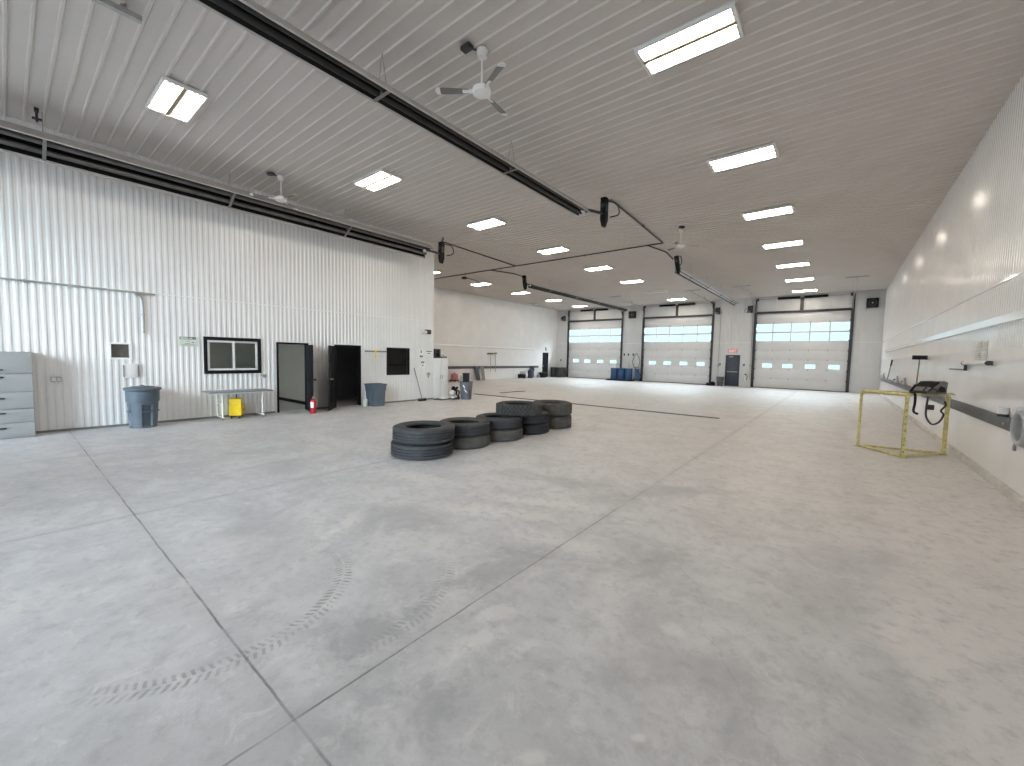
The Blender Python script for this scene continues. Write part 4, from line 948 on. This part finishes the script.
for y, m, lb, w in ((21.15, 'dark', 'dark narrow board leaning on the far left rail', 0.42), (21.72, 'plank', 'weathered pale board leaning on the far left rail', 0.34)):
    q = MB(); mx = Matrix.Translation((XF + 0.32, y, 0.006)) @ Matrix.Rotation(radians(-11.5), 4, 'Y'); q.box(-0.012, 0.012, -w/2, w/2, 0, 0.98, 0.003, mx)
    q.box(0.012, 0.02, -w/2, w/2, 0.1, 0.14, 0, mx); q.box(0.012, 0.02, -w/2, w/2, 0.82, 0.86, 0, mx)
    tag(q.build('leaning_board', M[m]), lb, 'board', 'boards leaning on the far left wall')
lean_broom('hanging_broom', 'wide broom hung head up on far left wall', 'broom', (XF + 0.09, 22.70, 0.56), (XF + 0.09, 22.66, 1.90), 0.62, M['galv'], M['dark'], True)
lean_broom('hanging_broom', 'second narrow broom hung beside the wide one', 'broom', (XF + 0.09, 23.26, 0.56), (XF + 0.09, 23.24, 1.93), 0.30, M['galv'], M['midgrey'], True)
t = thing('floor_machine', 'low black and white floor machine under far rail', 'floor machine', (-19.92, 26.3, 0))
q = MB(); q.box(-0.25, 0.25, -0.42, 0.05, 0.06, 0.36, 0.04); q.build('base', M['blackplastic'], t)
q = MB(); q.box(-0.2, 0.2, 0.0, 0.40, 0.12, 0.46, 0.06); q.build('tank', M['white'], t)
q = MB(); q.tube([(0, -0.35, 0.34), (0, -0.42, 0.5), (0, -0.2, 0.55), (0, 0.1, 0.5)], 0.02, 8, 4); q.build('handle', M['dark'], t)
for s in (-1, 1):
    q = MB(); q.cyl((s*0.22, -0.2, 0.08), (s*0.27, -0.2, 0.08), 0.08, n=16); q.build('wheel', M['dark'], t)
t = thing('wheeled_tank', 'slate upright tank on wheels under the far left rail', 'tank', (-19.98, 27.35, 0))
q = MB(); q.lathe([(0, 0.08), (0.2, 0.08), (0.22, 0.14), (0.22, 0.62), (0.14, 0.7), (0.05, 0.72), (0.05, 0.78), (0, 0.78)], 24); q.build('tank', M['slate'], t)
q = MB(); q.cyl((-0.2, 0.0, 0.06), (0.2, 0, 0.06), 0.06, n=14); q.box(-0.2, 0.2, -0.2, 0.2, 0.05, 0.09, 0.01); q.build('wheel_base', M['dark'], t)
t = thing('coveralls', 'navy coveralls hanging from the far left rail', 'coveralls', (XF + 0.13, 27.95, 0.0))
q = MB(); q.prism(((-0.20, 0.97), (0.20, 0.97), (0.24, 0.60), (0.17, 0.58), (0.20, 0.06), (0.04, 0.05), (0.0, 0.46), (-0.04, 0.05), (-0.20, 0.06), (-0.17, 0.58), (-0.24, 0.60)), 0, -0.05, 0.05); q.build('cloth', M['navy'], t)
q = MB(); q.tube([(0, 0, 0.97), (0, 0.02, 1.03), (-0.05, 0, 1.05)], 0.008, 6, 4); q.build('hook', M['steel'], t)
t = thing('grease_pump', 'grey pump with hose by the black box', 'pump', (-19.95, 28.45, 0), 0.2)
q = MB(); q.lathe([(0, 0), (0.13, 0), (0.13, 0.26), (0.05, 0.3), (0.04, 0.46), (0, 0.46)], 18); q.build('pail', M['galv'], t)
q = MB(); q.tube([(0, 0, 0.42), (0.1, 0.3, 0.46), (0.15, 0.35, 0.3), (0.1, 0.2, 0.05)], 0.015, 6, 5); q.build('hose', M['dark'], t)
t = thing('tool_box', 'black square box beside the far black doorway', 'box', (-19.98, 29.15, 0))
q = MB(); q.box(-0.24, 0.24, -0.24, 0.24, 0.0, 0.40, 0.02); q.build('body', M['black'], t)
q = MB(); q.box(-0.25, 0.25, -0.25, 0.25, 0.40, 0.46, 0.02); l_ = q.build('lid', M['dark'], t)
q = MB(); q.tube([(-0.1, 0, 0.46), (-0.1, 0, 0.51), (0.1, 0, 0.51), (0.1, 0, 0.46)], 0.012, 6); q.build('handle', M['dark'], l_)
t = thing('exit_lamp', 'small dark lamp box above the far black doorway', 'light', (XF + 0.012, 30.06, 2.50))
q = MB(); q.box(0, 0.06, -0.09, 0.09, -0.13, 0.13, 0.01); q.build('case', M['midgrey'], t)
q = MB(); q.cyl((0.06, 0, 0.04), (0.09, 0, 0.04), 0.05, n=14); q.build('lens', M['offwhite'], t)

# ------------------------------------------------------------------ along the back wall
def drum(m, cap_m, pump):
    t = thing('drum', 'x', 'drum')
    q = MB(); R = 0.285
    q.lathe([(0, 0), (R, 0.0), (R + .008, 0.02), (R, 0.04), (R, 0.28), (R + 0.012, 0.30), (R, 0.32), (R, 0.56), (R + 0.012, 0.58), (R, 0.60), (R, 0.84), (R + .008, 0.86), (R + .008, 0.88), (R - 0.015, 0.88), (R - 0.02, 0.865), (0, 0.865)], 32); q.build('shell', m, t)
    q = MB(); q.cyl((0.17, 0, 0.865), (0.17, 0, 0.885), 0.035, n=12); q.cyl((-0.17, 0, 0.865), (-0.17, 0, 0.885), 0.025, n=12); q.build('bung', cap_m, t)
    if pump:
        q = MB(); q.cyl((0.17, 0, 0.88), (0.17, 0, 1.22), 0.022, n=10); q.tube([(0.17, 0, 1.15), (0.28, 0, 1.18), (0.32, 0, 1.08)], 0.016, 8, 4); q.cyl((0.1, 0, 1.22), (0.26, 0, 1.22), 0.012, n=8); q.build('hand_pump', M['galv'], t)
    return t
d0 = drum(M['dark'], M['paper'], False)
q = MB(); q.cyl((0, 0, 0.867), (0, 0, 0.872), 0.13, n=20); q.build('label_disc', M['galv'], d0)
for i, (x, y, lb) in enumerate(((-20.03, 30.98, 'black drum in left corner, next to black doorway'), (-19.44, 31.50, 'black drum against the left overhead door track'), (-19.42, 30.88, 'black drum standing nearest in the corner group'))):
    o = d0 if i == 0 else copy_tree(d0); o.location = (x, y, 0); o['label'] = lb; o['group'] = 'black drums in the left corner'
t = thing('spill_pallet', 'low black spill pallet under the blue drums', 'pallet', (-13.55, 31.05, 0))
q = MB(); q.box(-1.22, 0.80, -0.36, 0.36, 0.0, 0.10, 0.015); q.build('sump', M['blackplastic'], t)
q = MB()
for k in range(20): q.box(-1.19 + k*0.1, -1.13 + k*0.1, -0.34, 0.34, 0.10, 0.115)
q.build('grate', M['dark'], t)
d1 = drum(M['blue'], M['offwhite'], True); d2 = drum(M['blue'], M['offwhite'], False)
d1['category'] = d2['category'] = 'drum'
for o, x, y, rz, lb in ((d1, -14.24, 31.05, 0.5, 'blue drum with hand pump at left end of pallet'), (d2, -13.635, 31.08, 0.2, 'blue drum second from left on the pallet'), (copy_tree(d1), -13.025, 31.08, 2.0, 'blue drum with hand pump, third along the pallet')):
    o.location = (x, y, 0.117); o.rotation_euler = (0, 0, rz); o['label'] = lb; o['group'] = 'blue drums on the pallet'
t = thing('drum_trolley', 'tall blue fluid tank on trolley right of the drums', 'trolley', (-12.42, 31.25, 0), 0.3)
q = MB(); q.box(-0.16, 0.16, -0.2, 0.2, 0.12, 0.98, 0.03); q.build('tank', M['blue'], t)
q = MB(); q.tube([(-0.14, 0.24, 0.05), (-0.14, 0.24, 1.1), (0.14, 0.24, 1.1), (0.14, 0.24, 0.05)], 0.018, 8); q.box(-0.2, 0.2, -0.26, 0.26, 0.08, 0.12); q.build('frame', M['black'], t)
for s in (-1, 1):
    q = MB(); q.cyl((s*0.2, 0.2, 0.12), (s*0.26, 0.2, 0.12), 0.12, n=18); q.build('wheel', M['black'], t)
q = MB(); q.tube([(0.1, -0.2, 0.8), (0.28, -0.25, 0.5), (0.35, -0.2, 0.12), (0.5, -0.1, 0.03)], 0.02, 8, 5); q.build('hose', M['black'], t)
q = MB(); cxh, czh = -12.74, 1.62
pts = [(cxh + 0.30*sin(a)*(0.75 + 0.25*cos(a) if False else 1) * (0.55 if False else (1 - 0.45*max(0, cos(a)))), YB - 0.06, czh + 0.58*cos(a)) for a in [2*pi*k/24 for k in range(25)]]
q.tube(pts, 0.022, 8); q.tube([(p[0]*1 + 0.02, p[1] - 0.04, p[2] - 0.02) for p in pts], 0.020, 8)
tag(q.build('air_hose', M['midgrey']), 'looped grey hose hanging on wall above the blue drums', 'hose')
for x in (-13.78, -13.43, -13.02):
    q = MB(); q.box(x - 0.05, x + 0.05, YB - 0.035, YB - 0.012, 2.05, 2.2, 0.004); q.tube([(x, YB - 0.03, 2.12), (x, YB - 0.14, 2.08), (x, YB - 0.16, 2.16)], 0.016, 6, 3); q.tube([(x, YB - 0.12, 2.1), (x + .06, YB - 0.12, 2.0), (x + .1, YB - 0.12, 2.02)], 0.02, 6)
    tag(q.build('wall_hook', M['dark']), {-13.78: 'dark wall hook, leftmost of three above blue drums', -13.43: 'dark wall hook, middle of three above blue drums', -13.02: 'dark wall hook, rightmost of three above blue drums'}[x], 'hook', 'hooks above the blue drums')
t = round_bin(0.235, 0.20, 0.64, M['bingrey'], False); t.location = (-6.43, 31.25, 0); t['label'] = 'small grey round bin beside the slate man door'
t = thing('cloth_heap', 'crumpled black heap on floor by middle door track', 'heap', (-7.06, 31.35, 0))
q = MB(); q.sphere((0, 0, 0.03), 0.26, 1.1, 0.9, 0.55); q.sphere((-0.17, 0.1, 0.05), 0.17, 1, 1, 0.9); q.sphere((0.15, -0.06, 0.1), 0.15, 1.2, 1, 1.3); q.build('cloth', M['black'], t)
t = thing('wall_extinguisher', 'small extinguisher with black hose right of man door', 'fire extinguisher', (-4.99, YB - 0.10, 0.38))
q = MB(); q.lathe([(0, 0), (0.075, 0), (0.08, 0.02), (0.08, 0.34), (0.03, 0.42), (0, 0.43)], 20); q.build('cylinder', M['white'], t)
q = MB(); q.cyl((0, 0, 0.42), (0, 0, 0.5), 0.03, n=10); q.box(-0.02, 0.02, -0.09, 0.02, 0.5, 0.53); q.box(-0.09, 0.09, 0.05, 0.085, 0.12, 0.24); q.build('valve', M['black'], t)
q = MB(); q.tube([(0.0, -0.04, 0.48), (0.10, -0.05, 0.46), (0.13, -0.04, 0.3), (0.09, -0.03, 0.1)], 0.018, 8, 5); q.build('hose', M['black'], t)
for x, lb in ((-6.62, 'dark wall switch on the left of the slate man door'), (-5.12, 'dark wall switch on the right of the slate man door')):
    t = thing('wall_switch', lb, 'switch', (x, YB - 0.012, 1.5)); q = MB(); q.box(-0.055, 0.055, -0.05, 0, -0.075, 0.075, 0.006); q.build('plate', M['dark'], t); q = MB(); q.box(-0.015, 0.015, -0.065, -0.05, -0.03, 0.03); q.build('toggle', M['offwhite'], t)
t = thing('wall_switch', 'dark wall switch above the black corner drums', 'switch', (-19.86, YB - 0.012, 1.52)); q = MB(); q.box(-0.055, 0.055, -0.05, 0, -0.09, 0.09, 0.006); q.build('plate', M['dark'], t); q = MB(); q.box(-0.015, 0.015, -0.065, -0.05, -0.03, 0.03); q.build('toggle', M['offwhite'], t)
t = thing('exit_sign', 'red exit sign above the slate man door', 'exit sign', (-5.85, YB - 0.012, 2.46))
q = MB(); q.box(-0.30, 0.30, -0.06, 0.0, -0.13, 0.13, 0.01); q.build('case', M['exit'], t)
cu = bpy.data.curves.new('lettering', 'FONT'); cu.body = 'EXIT'; cu.size = 0.22; cu.align_x = 'CENTER'; cu.align_y = 'CENTER'; cu.extrude = 0.003; cu.materials.append(M['exitletter'])
lt = bpy.data.objects.new('lettering', cu); COL.objects.link(lt); lt.parent = t; lt.location = (0, -0.065, 0); lt.rotation_euler = (pi/2, 0, 0)
me = bpy.data.meshes.new_from_object(lt); bpy.data.objects.remove(lt)
lt = bpy.data.objects.new('lettering', me); COL.objects.link(lt); lt.parent = t; lt.location = (0, -0.065, 0); lt.rotation_euler = (pi/2, 0, 0)
for x, lb in ((-6.72, 'thin grey conduit right of the middle door track'), (-4.72, 'thin grey conduit left of the right door track')):
    q = MB(); q.cyl((x, YB - 0.03, 0.5), (x, YB - 0.03, 5.2), 0.018, n=8); q.box(x - .05, x + .05, YB - .07, YB - .012, 1.35, 1.55); q.box(x - .03, x + .03, YB - .05, YB - .012, 3.4, 3.43)
    tag(q.build('conduit', M['galv']), lb, 'conduit')
def operator(x, s, lb):
    t = thing('door_operator', lb, 'door operator', (x, YB - 0.02, 5.28), 0, 'overhead door motors')
    q = MB(); q.box(-0.11, 0.11, -0.36, -0.02, -0.12, 0.14, 0.012); q.box(-0.16, 0.16, -0.02, 0.0, -0.24, 0.24); q.build('gear_case', M['dark'], t)
    q = MB(); q.cyl((0.0, -0.2, -0.12), (0.0, -0.2, -0.26), 0.09, n=16); q.build('motor', M['midgrey'], t)
    q = MB(); q.tube([(s*0.12, -0.2, 0.05), (s*0.26, -0.2, 0.0), (s*0.28, -0.2, -0.14), (s*0.2, -0.2, -0.22), (s*0.1, -0.2, -0.12)], 0.012, 6, 5); q.build('chain_loop', M['dark'], t)
operator(-19.62, -1, 'dark door motor left of the leftmost overhead door'); operator(-6.93, 1, 'dark door motor right of the middle overhead door'); operator(-4.92, -1, 'dark door motor left of the rightmost overhead door')
def speaker(x, z, lb):
    t = thing('wall_speaker', lb, 'speaker', (x, YB - 0.015, z), 0, 'square speakers on the end wall')
    q = MB(); q.box(-0.27, 0.27, -0.26, 0.0, -0.27, 0.27, 0.015); q.build('cabinet', M['blackplastic'], t)
    q = MB(); q.lathe([(0.19, 0), (0.20, 0.012), (0.18, 0.02), (0.06, -0.03), (0.0, -0.03)], 28, mx=Matrix.Translation((0, -0.26, 0)) @ Matrix.Rotation(pi/2, 4, 'X')); c_ = q.build('cone', M['dark'], t)
    q = MB(); q.sphere((0, -0.235, 0), 0.055, n=14); q.build('dust_cap', M['galv'], c_)
    q = MB(); q.box(-0.30, -0.27, -0.2, 0.0, -0.1, 0.1); q.box(-0.32, -0.10, -0.05, 0.0, -0.33, -0.29); q.build('mount', M['galv'], t)
speaker(-13.18, 5.30, 'black square speaker between leftmost and middle overhead doors'); speaker(1.31, 5.29, 'black square speaker above right corner of the end wall')

# ------------------------------------------------------------------ right side
t = thing('guard_frame', 'worn yellow three-legged steel guard frame on the floor', 'guard frame', (0, 0, 0))
A, B_, C_ = Vector((0.40, 11.22, 0)), Vector((1.01, 10.38, 0)), Vector((1.68, 11.38, 0)); ZT = 1.17
t.location = (1.06, 10.99, 0); o_ = Vector(t.location); A, B_, C_ = A - o_, B_ - o_, C_ - o_
up = Vector((0, 0, 1))
q = MB(); q.tube([A + up*0.02, A + up*(ZT - 0.12), A + up*(ZT - 0.03) + (B_ - A).normalized()*0.04, A + up*ZT + (B_ - A).normalized()*0.13], 0.026, 10, 4); q.build('post', M['yellowpaint'], t)
def angle_iron(p, q_, w=0.06):
    q = MB(); d = (q_ - p); L_ = d.length
    m = Matrix.Translation(p) @ Vector((0, 0, 1)).rotation_difference(d.normalized()).to_matrix().to_4x4()
    q.box(-w/2, w/2, -w/2, -w/2 + 0.008, 0, L_, 0.002, m); q.box(-w/2, -w/2 + 0.008, -w/2, w/2, 0, L_, 0.002, m); return q
q = angle_iron(B_, B_ + up*ZT, 0.058)
q.build('post', M['yellowpaint'], t)
q = MB()
for k in range(8):
    z = 0.12 + k*0.13; q.cyl((B_.x + 0.004, B_.y - 0.0325, z), (B_.x + 0.004, B_.y - 0.0285, z), 0.010, n=10)
q.build('bolt_hole', M['dark'], t)
q = MB(); q.box(C_.x - 0.04, C_.x + 0.03, C_.y - 0.02, C_.y + 0.02, 0.0, ZT - 0.03, 0.006); q.build('post', M['yellowpaint'], t)
for p, r_, z, w in ((A, B_, 0.025, 0.042), (B_, C_, 0.025, 0.042), (C_, A, 0.025, 0.042), (A, B_, ZT, 0.05), (B_, C_ + Vector((0.06, 0, 0)), ZT, 0.05), (C_, A, ZT, 0.05)):
    q = angle_iron(p + up*z, r_ + up*z, w); q.build('rail', M['yellowpaint'], t)
for P_ in (A, B_, C_):
    q = MB(); q.box(P_.x - 0.06, P_.x + 0.06, P_.y - 0.06, P_.y + 0.06, 0.0, 0.012, 0.002); q.build('foot_plate', M['yellowpaint'], t)

t = thing('canvas_bag', 'grey and black bag resting on the yellow guard frame', 'bag', (1.36, 10.95, ZT + 0.027), radians(54))
t.scale = (0.78, 0.78, 0.95)
q = MB()
q.prism(((-0.34, 0.0), (0.33, 0.0), (0.35, 0.22), (0.22, 0.25), (0.0, 0.235), (-0.20, 0.15), (-0.34, 0.06)), 1, -0.15, 0.15); q.build('body', M['bag'], t)
q = MB(); q.prism(((-0.05, 0.03), (0.28, 0.03), (0.24, 0.12), (0.10, 0.15)), 1, -0.165, -0.148); q.prism(((-0.24, 0.10), (0.02, 0.20), (0.05, 0.24), (-0.06, 0.235), (-0.22, 0.15)), 1, -0.162, 0.16); q.build('dark_pocket', M['black'], t)
q = MB(); q.tube([(-0.36, -0.12, 0.02), (-0.20, -0.17, 0.10), (0.0, -0.175, 0.05)], 0.018, 8, 5); q.tube([(-0.40, -0.05, 0.0), (-0.24, -0.10, 0.15), (-0.1, -0.168, 0.08)], 0.014, 8, 5); q.box(-0.40, -0.3, -0.12, 0.12, 0.0, 0.06, 0.01); q.build('strap', M['dark'], t)
q = MB(); q.tube([(1.13, 10.60, ZT + 0.19), (1.09, 10.56, ZT + 0.12), (1.06, 10.50, ZT + 0.055), (1.10, 10.34, ZT + 0.04), (1.11, 10.32, ZT - 0.12), (1.10, 10.32, ZT - 0.28), (1.16, 10.33, ZT - 0.33)], 0.020, 8, 5)
tag(q.build('hook_strap', M['black']), 'black hooked strap draped over yellow frame corner', 'strap')
q = MB(); q.tube([(1.34, 10.87, ZT - 0.04), (1.33, 10.90, 0.92), (1.34, 10.9, 0.75), (1.42, 10.93, 0.62), (1.52, 10.98, 0.66), (1.58, 11.02, 0.80), (1.54, 11.0, 0.88), (1.60, 11.03, 0.98), (1.58, 11.02, 1.06)], 0.016, 8, 6)
q.box(1.33, 1.45, 10.99, 11.03, 0.88, 0.98, 0.01)
tag(q.build('air_hose', M['dark']), 'thin dark hose looped below the bag on yellow frame', 'hose')

lean_broom('wall_broom', 'black-headed broom hung head up on right wall', 'broom', (XR - 0.17, 16.15, 0.55), (XR - 0.17, 15.75, 1.90), 0.30, M['midgrey'], M['black'], True, 'x')
t = thing('wall_stick', 'dark-gripped stick leaning near right wall end', 'stick', (XR - 0.10, 25.75, 1.04))
q = MB(); q.cyl((0, 0, 0), (0.02, -1.25, 0.84), 0.018, n=8); q.build('shaft', M['midgrey'], t)
q = MB(); q.cyl((0.014, -0.95, 0.64), (0.021, -1.32, 0.885), 0.03, n=8); q.build('grip', M['black'], t)
for i, (y, w) in enumerate(((28.6, 0.35), (22.3, 0.55), (19.8, 0.4))):
    t = thing('rail_clamp', ('grey clamp on right rail, farthest of three', 'large grey clamp on right rail below leaning stick', 'grey clamp on right rail behind hung broom')[i], 'clamp', (XR - 0.012, y, 1.033), 0, 'clamps on the right rail')
    q = MB(); q.box(-0.09, -0.0, -w/2, w/2, 0.0, 0.05, 0.01); q.prism(((-w/3, 0.05), (w/3, 0.05), (w/5, 0.22), (-w/6, 0.24)), 0, -0.07, -0.02); q.build('body', M['galv'], t)
    q = MB(); q.cyl((-0.09, 0, 0.1), (-0.14, 0, 0.1), 0.02, n=8); q.cyl((-0.14, -0.06, 0.1), (-0.14, 0.06, 0.1), 0.012, n=8); q.build('screw', M['dark'], t)
t = thing('roll_holder', 'white tube between dark brackets on the right wall', 'roll holder', (XR, 10.48, 1.78))
q = MB(); q.cyl((-0.06, -0.76, 0), (-0.06, 0.78, 0), 0.034, n=16); q.build('roll', M['white'], t)
for y in (-0.80, 0.82):
    q = MB(); q.box(-0.06, -0.012, y - 0.015, y + 0.015, -0.035, 0.035, 0.004); q.cyl((-0.06, y - 0.02, 0), (-0.06, y + 0.02, 0), 0.038, n=14); q.build('bracket', M['dark'], t)
q = MB(); q.box(-0.055, -0.012, 0.805, 0.835, -0.14, -0.03, 0.004); q.cyl((-0.05, 0.80, -0.12), (-0.05, 2.10, -0.12), 0.013, n=8); q.build('side_rod', M['dark'], t)
t = thing('notice_paper', 'faint grey lined notice sheets on the right wall', 'paper', (XR - 0.010, 10.43, 2.0))
for y0, z0 in ((-0.37, 0.02), (0.02, 0.02), (-0.37, -0.15), (0.02, -0.15)):
    q = MB(); q.box(-0.004, 0, y0, y0 + 0.34, z0, z0 + 0.13); s_ = q.build('sheet', M['offwhite'], t)
    q = MB()
    for k in range(3): q.box(-0.0055, -0.004, y0 + 0.03, y0 + 0.31 - 0.05*k, z0 + 0.025 + k*0.032, z0 + 0.037 + k*0.032)
    q.build('print_lines', M['galv'], s_)
t = thing('clear_jar', 'pale jar with dark base on the right rail', 'jar', (XR - 0.06, 8.72, 1.033))
q = MB(); q.lathe([(0, 0), (0.05, 0), (0.055, 0.01), (0.055, 0.12), (0.06, 0.125), (0.052, 0.125), (0.048, 0.012), (0, 0.012)], 20); q.build('glass', M['white'], t)
q = MB(); q.lathe([(0.056, 0.0), (0.058, 0.03), (0.056, 0.035)], 20); q.build('base_band', M['dark'], t)
t = thing('hose_coil', 'grey coiled hose hanging at the right edge', 'hose', (XR - 0.075, 7.76, 0.98))
t.scale = (0.7, 0.85, 0.85)
q = MB()
for k in range(5):
    R_ = 0.30 - 0.012*k
    q.tube([(-0.03*k + 0.05, R_*cos(2*pi*a/28 + 0.2*k), R_*0.9*sin(2*pi*a/28 + 0.2*k)) for a in range(28)] + [(-0.03*k + 0.05, R_*cos(0.2*k), R_*0.9*sin(0.2*k))], 0.032, 8)
q.build('coil', M['hose'], t)
q = MB(); q.box(-0.12, 0.08, -0.02, 0.02, 0.24, 0.30, 0.006); q.build('hook', M['steel'], t)
q = MB(); q.tube([(0.0, 0.24, -0.08), (0.02, 0.46, -0.12), (0.03, 0.50, -0.2), (0.03, 0.48, -0.32)], 0.013, 8, 4); q.box(0.01, 0.05, 0.44, 0.52, -0.40, -0.32, 0.008); q.build('plug_lead', M['midgrey'], t)

# ------------------------------------------------------------------ daylight, camera
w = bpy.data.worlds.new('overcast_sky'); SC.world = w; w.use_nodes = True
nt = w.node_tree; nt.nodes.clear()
o = N(nt, 'ShaderNodeOutputWorld'); bg = N(nt, 'ShaderNodeBackground'); tc = N(nt, 'ShaderNodeTexCoord'); sp = N(nt, 'ShaderNodeSeparateXYZ')
nt.links.new(tc.outputs['Generated'], sp.inputs[0])
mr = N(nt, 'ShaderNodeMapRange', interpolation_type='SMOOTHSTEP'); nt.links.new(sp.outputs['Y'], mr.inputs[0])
mr.inputs[1].default_value = 0.40; mr.inputs[2].default_value = -0.05; zb_ = N(nt, 'ShaderNodeMapRange', interpolation_type='SMOOTHSTEP'); nt.links.new(sp.outputs['Z'], zb_.inputs[0])   # sky shaped: dim where windows show it, overbright above to light the far end
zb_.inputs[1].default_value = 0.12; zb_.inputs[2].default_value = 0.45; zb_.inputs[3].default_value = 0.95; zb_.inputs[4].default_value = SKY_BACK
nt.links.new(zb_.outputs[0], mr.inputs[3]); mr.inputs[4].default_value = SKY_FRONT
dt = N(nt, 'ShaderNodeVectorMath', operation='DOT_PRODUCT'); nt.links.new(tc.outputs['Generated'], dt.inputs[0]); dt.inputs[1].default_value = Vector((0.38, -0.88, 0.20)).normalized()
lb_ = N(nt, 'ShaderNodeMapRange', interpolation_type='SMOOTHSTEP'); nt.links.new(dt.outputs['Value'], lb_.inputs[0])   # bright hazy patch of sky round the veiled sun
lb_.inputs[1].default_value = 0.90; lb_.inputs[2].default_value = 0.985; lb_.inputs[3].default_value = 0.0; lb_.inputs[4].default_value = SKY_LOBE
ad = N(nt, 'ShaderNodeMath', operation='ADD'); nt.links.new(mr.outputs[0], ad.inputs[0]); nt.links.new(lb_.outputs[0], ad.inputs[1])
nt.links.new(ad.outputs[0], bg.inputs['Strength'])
rp = N(nt, 'ShaderNodeValToRGB'); nt.links.new(sp.outputs['Z'], rp.inputs[0])
rp.color_ramp.elements[0].color = (0.60, 0.86, 0.99, 1); rp.color_ramp.elements[1].color = (0.82, 0.91, 1.0, 1); rp.color_ramp.elements[1].position = 0.3
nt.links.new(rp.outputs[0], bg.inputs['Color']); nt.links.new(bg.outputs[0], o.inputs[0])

f, roll, pit, yaw = 407.049, radians(1.171), radians(-3.661), radians(38.705)
fw = Vector((-sin(yaw)*cos(pit), cos(yaw)*cos(pit), sin(pit))); ri = Vector((cos(yaw), sin(yaw), 0)); upv = ri.cross(fw)
r2 = ri*cos(roll) + upv*sin(roll); u2 = -ri*sin(roll) + upv*cos(roll)
cam = bpy.data.cameras.new('camera'); co = bpy.data.objects.new('camera', cam); COL.objects.link(co)
m3 = Matrix((r2, u2, -fw)).transposed()
co.matrix_world = Matrix.Translation((0, 0, 1.724)) @ m3.to_4x4()
cam.sensor_fit = 'HORIZONTAL'; cam.sensor_width = 36; cam.lens = f*36/1024; cam.clip_start = 0.05; cam.clip_end = 300
SC.camera = co
vs = SC.view_settings
vs.view_transform = 'Standard'; vs.look = 'None'; vs.gamma = 1; vs.use_curve_mapping = False; vs.exposure = EXPOSURE
cy = SC.cycles
cy.use_denoising = True; cy.max_bounces = 10; cy.diffuse_bounces = 7; cy.glossy_bounces = 4; cy.transparent_max_bounces = 12; cy.caustics_reflective = False; cy.caustics_refractive = False; cy.sample_clamp_indirect = 6
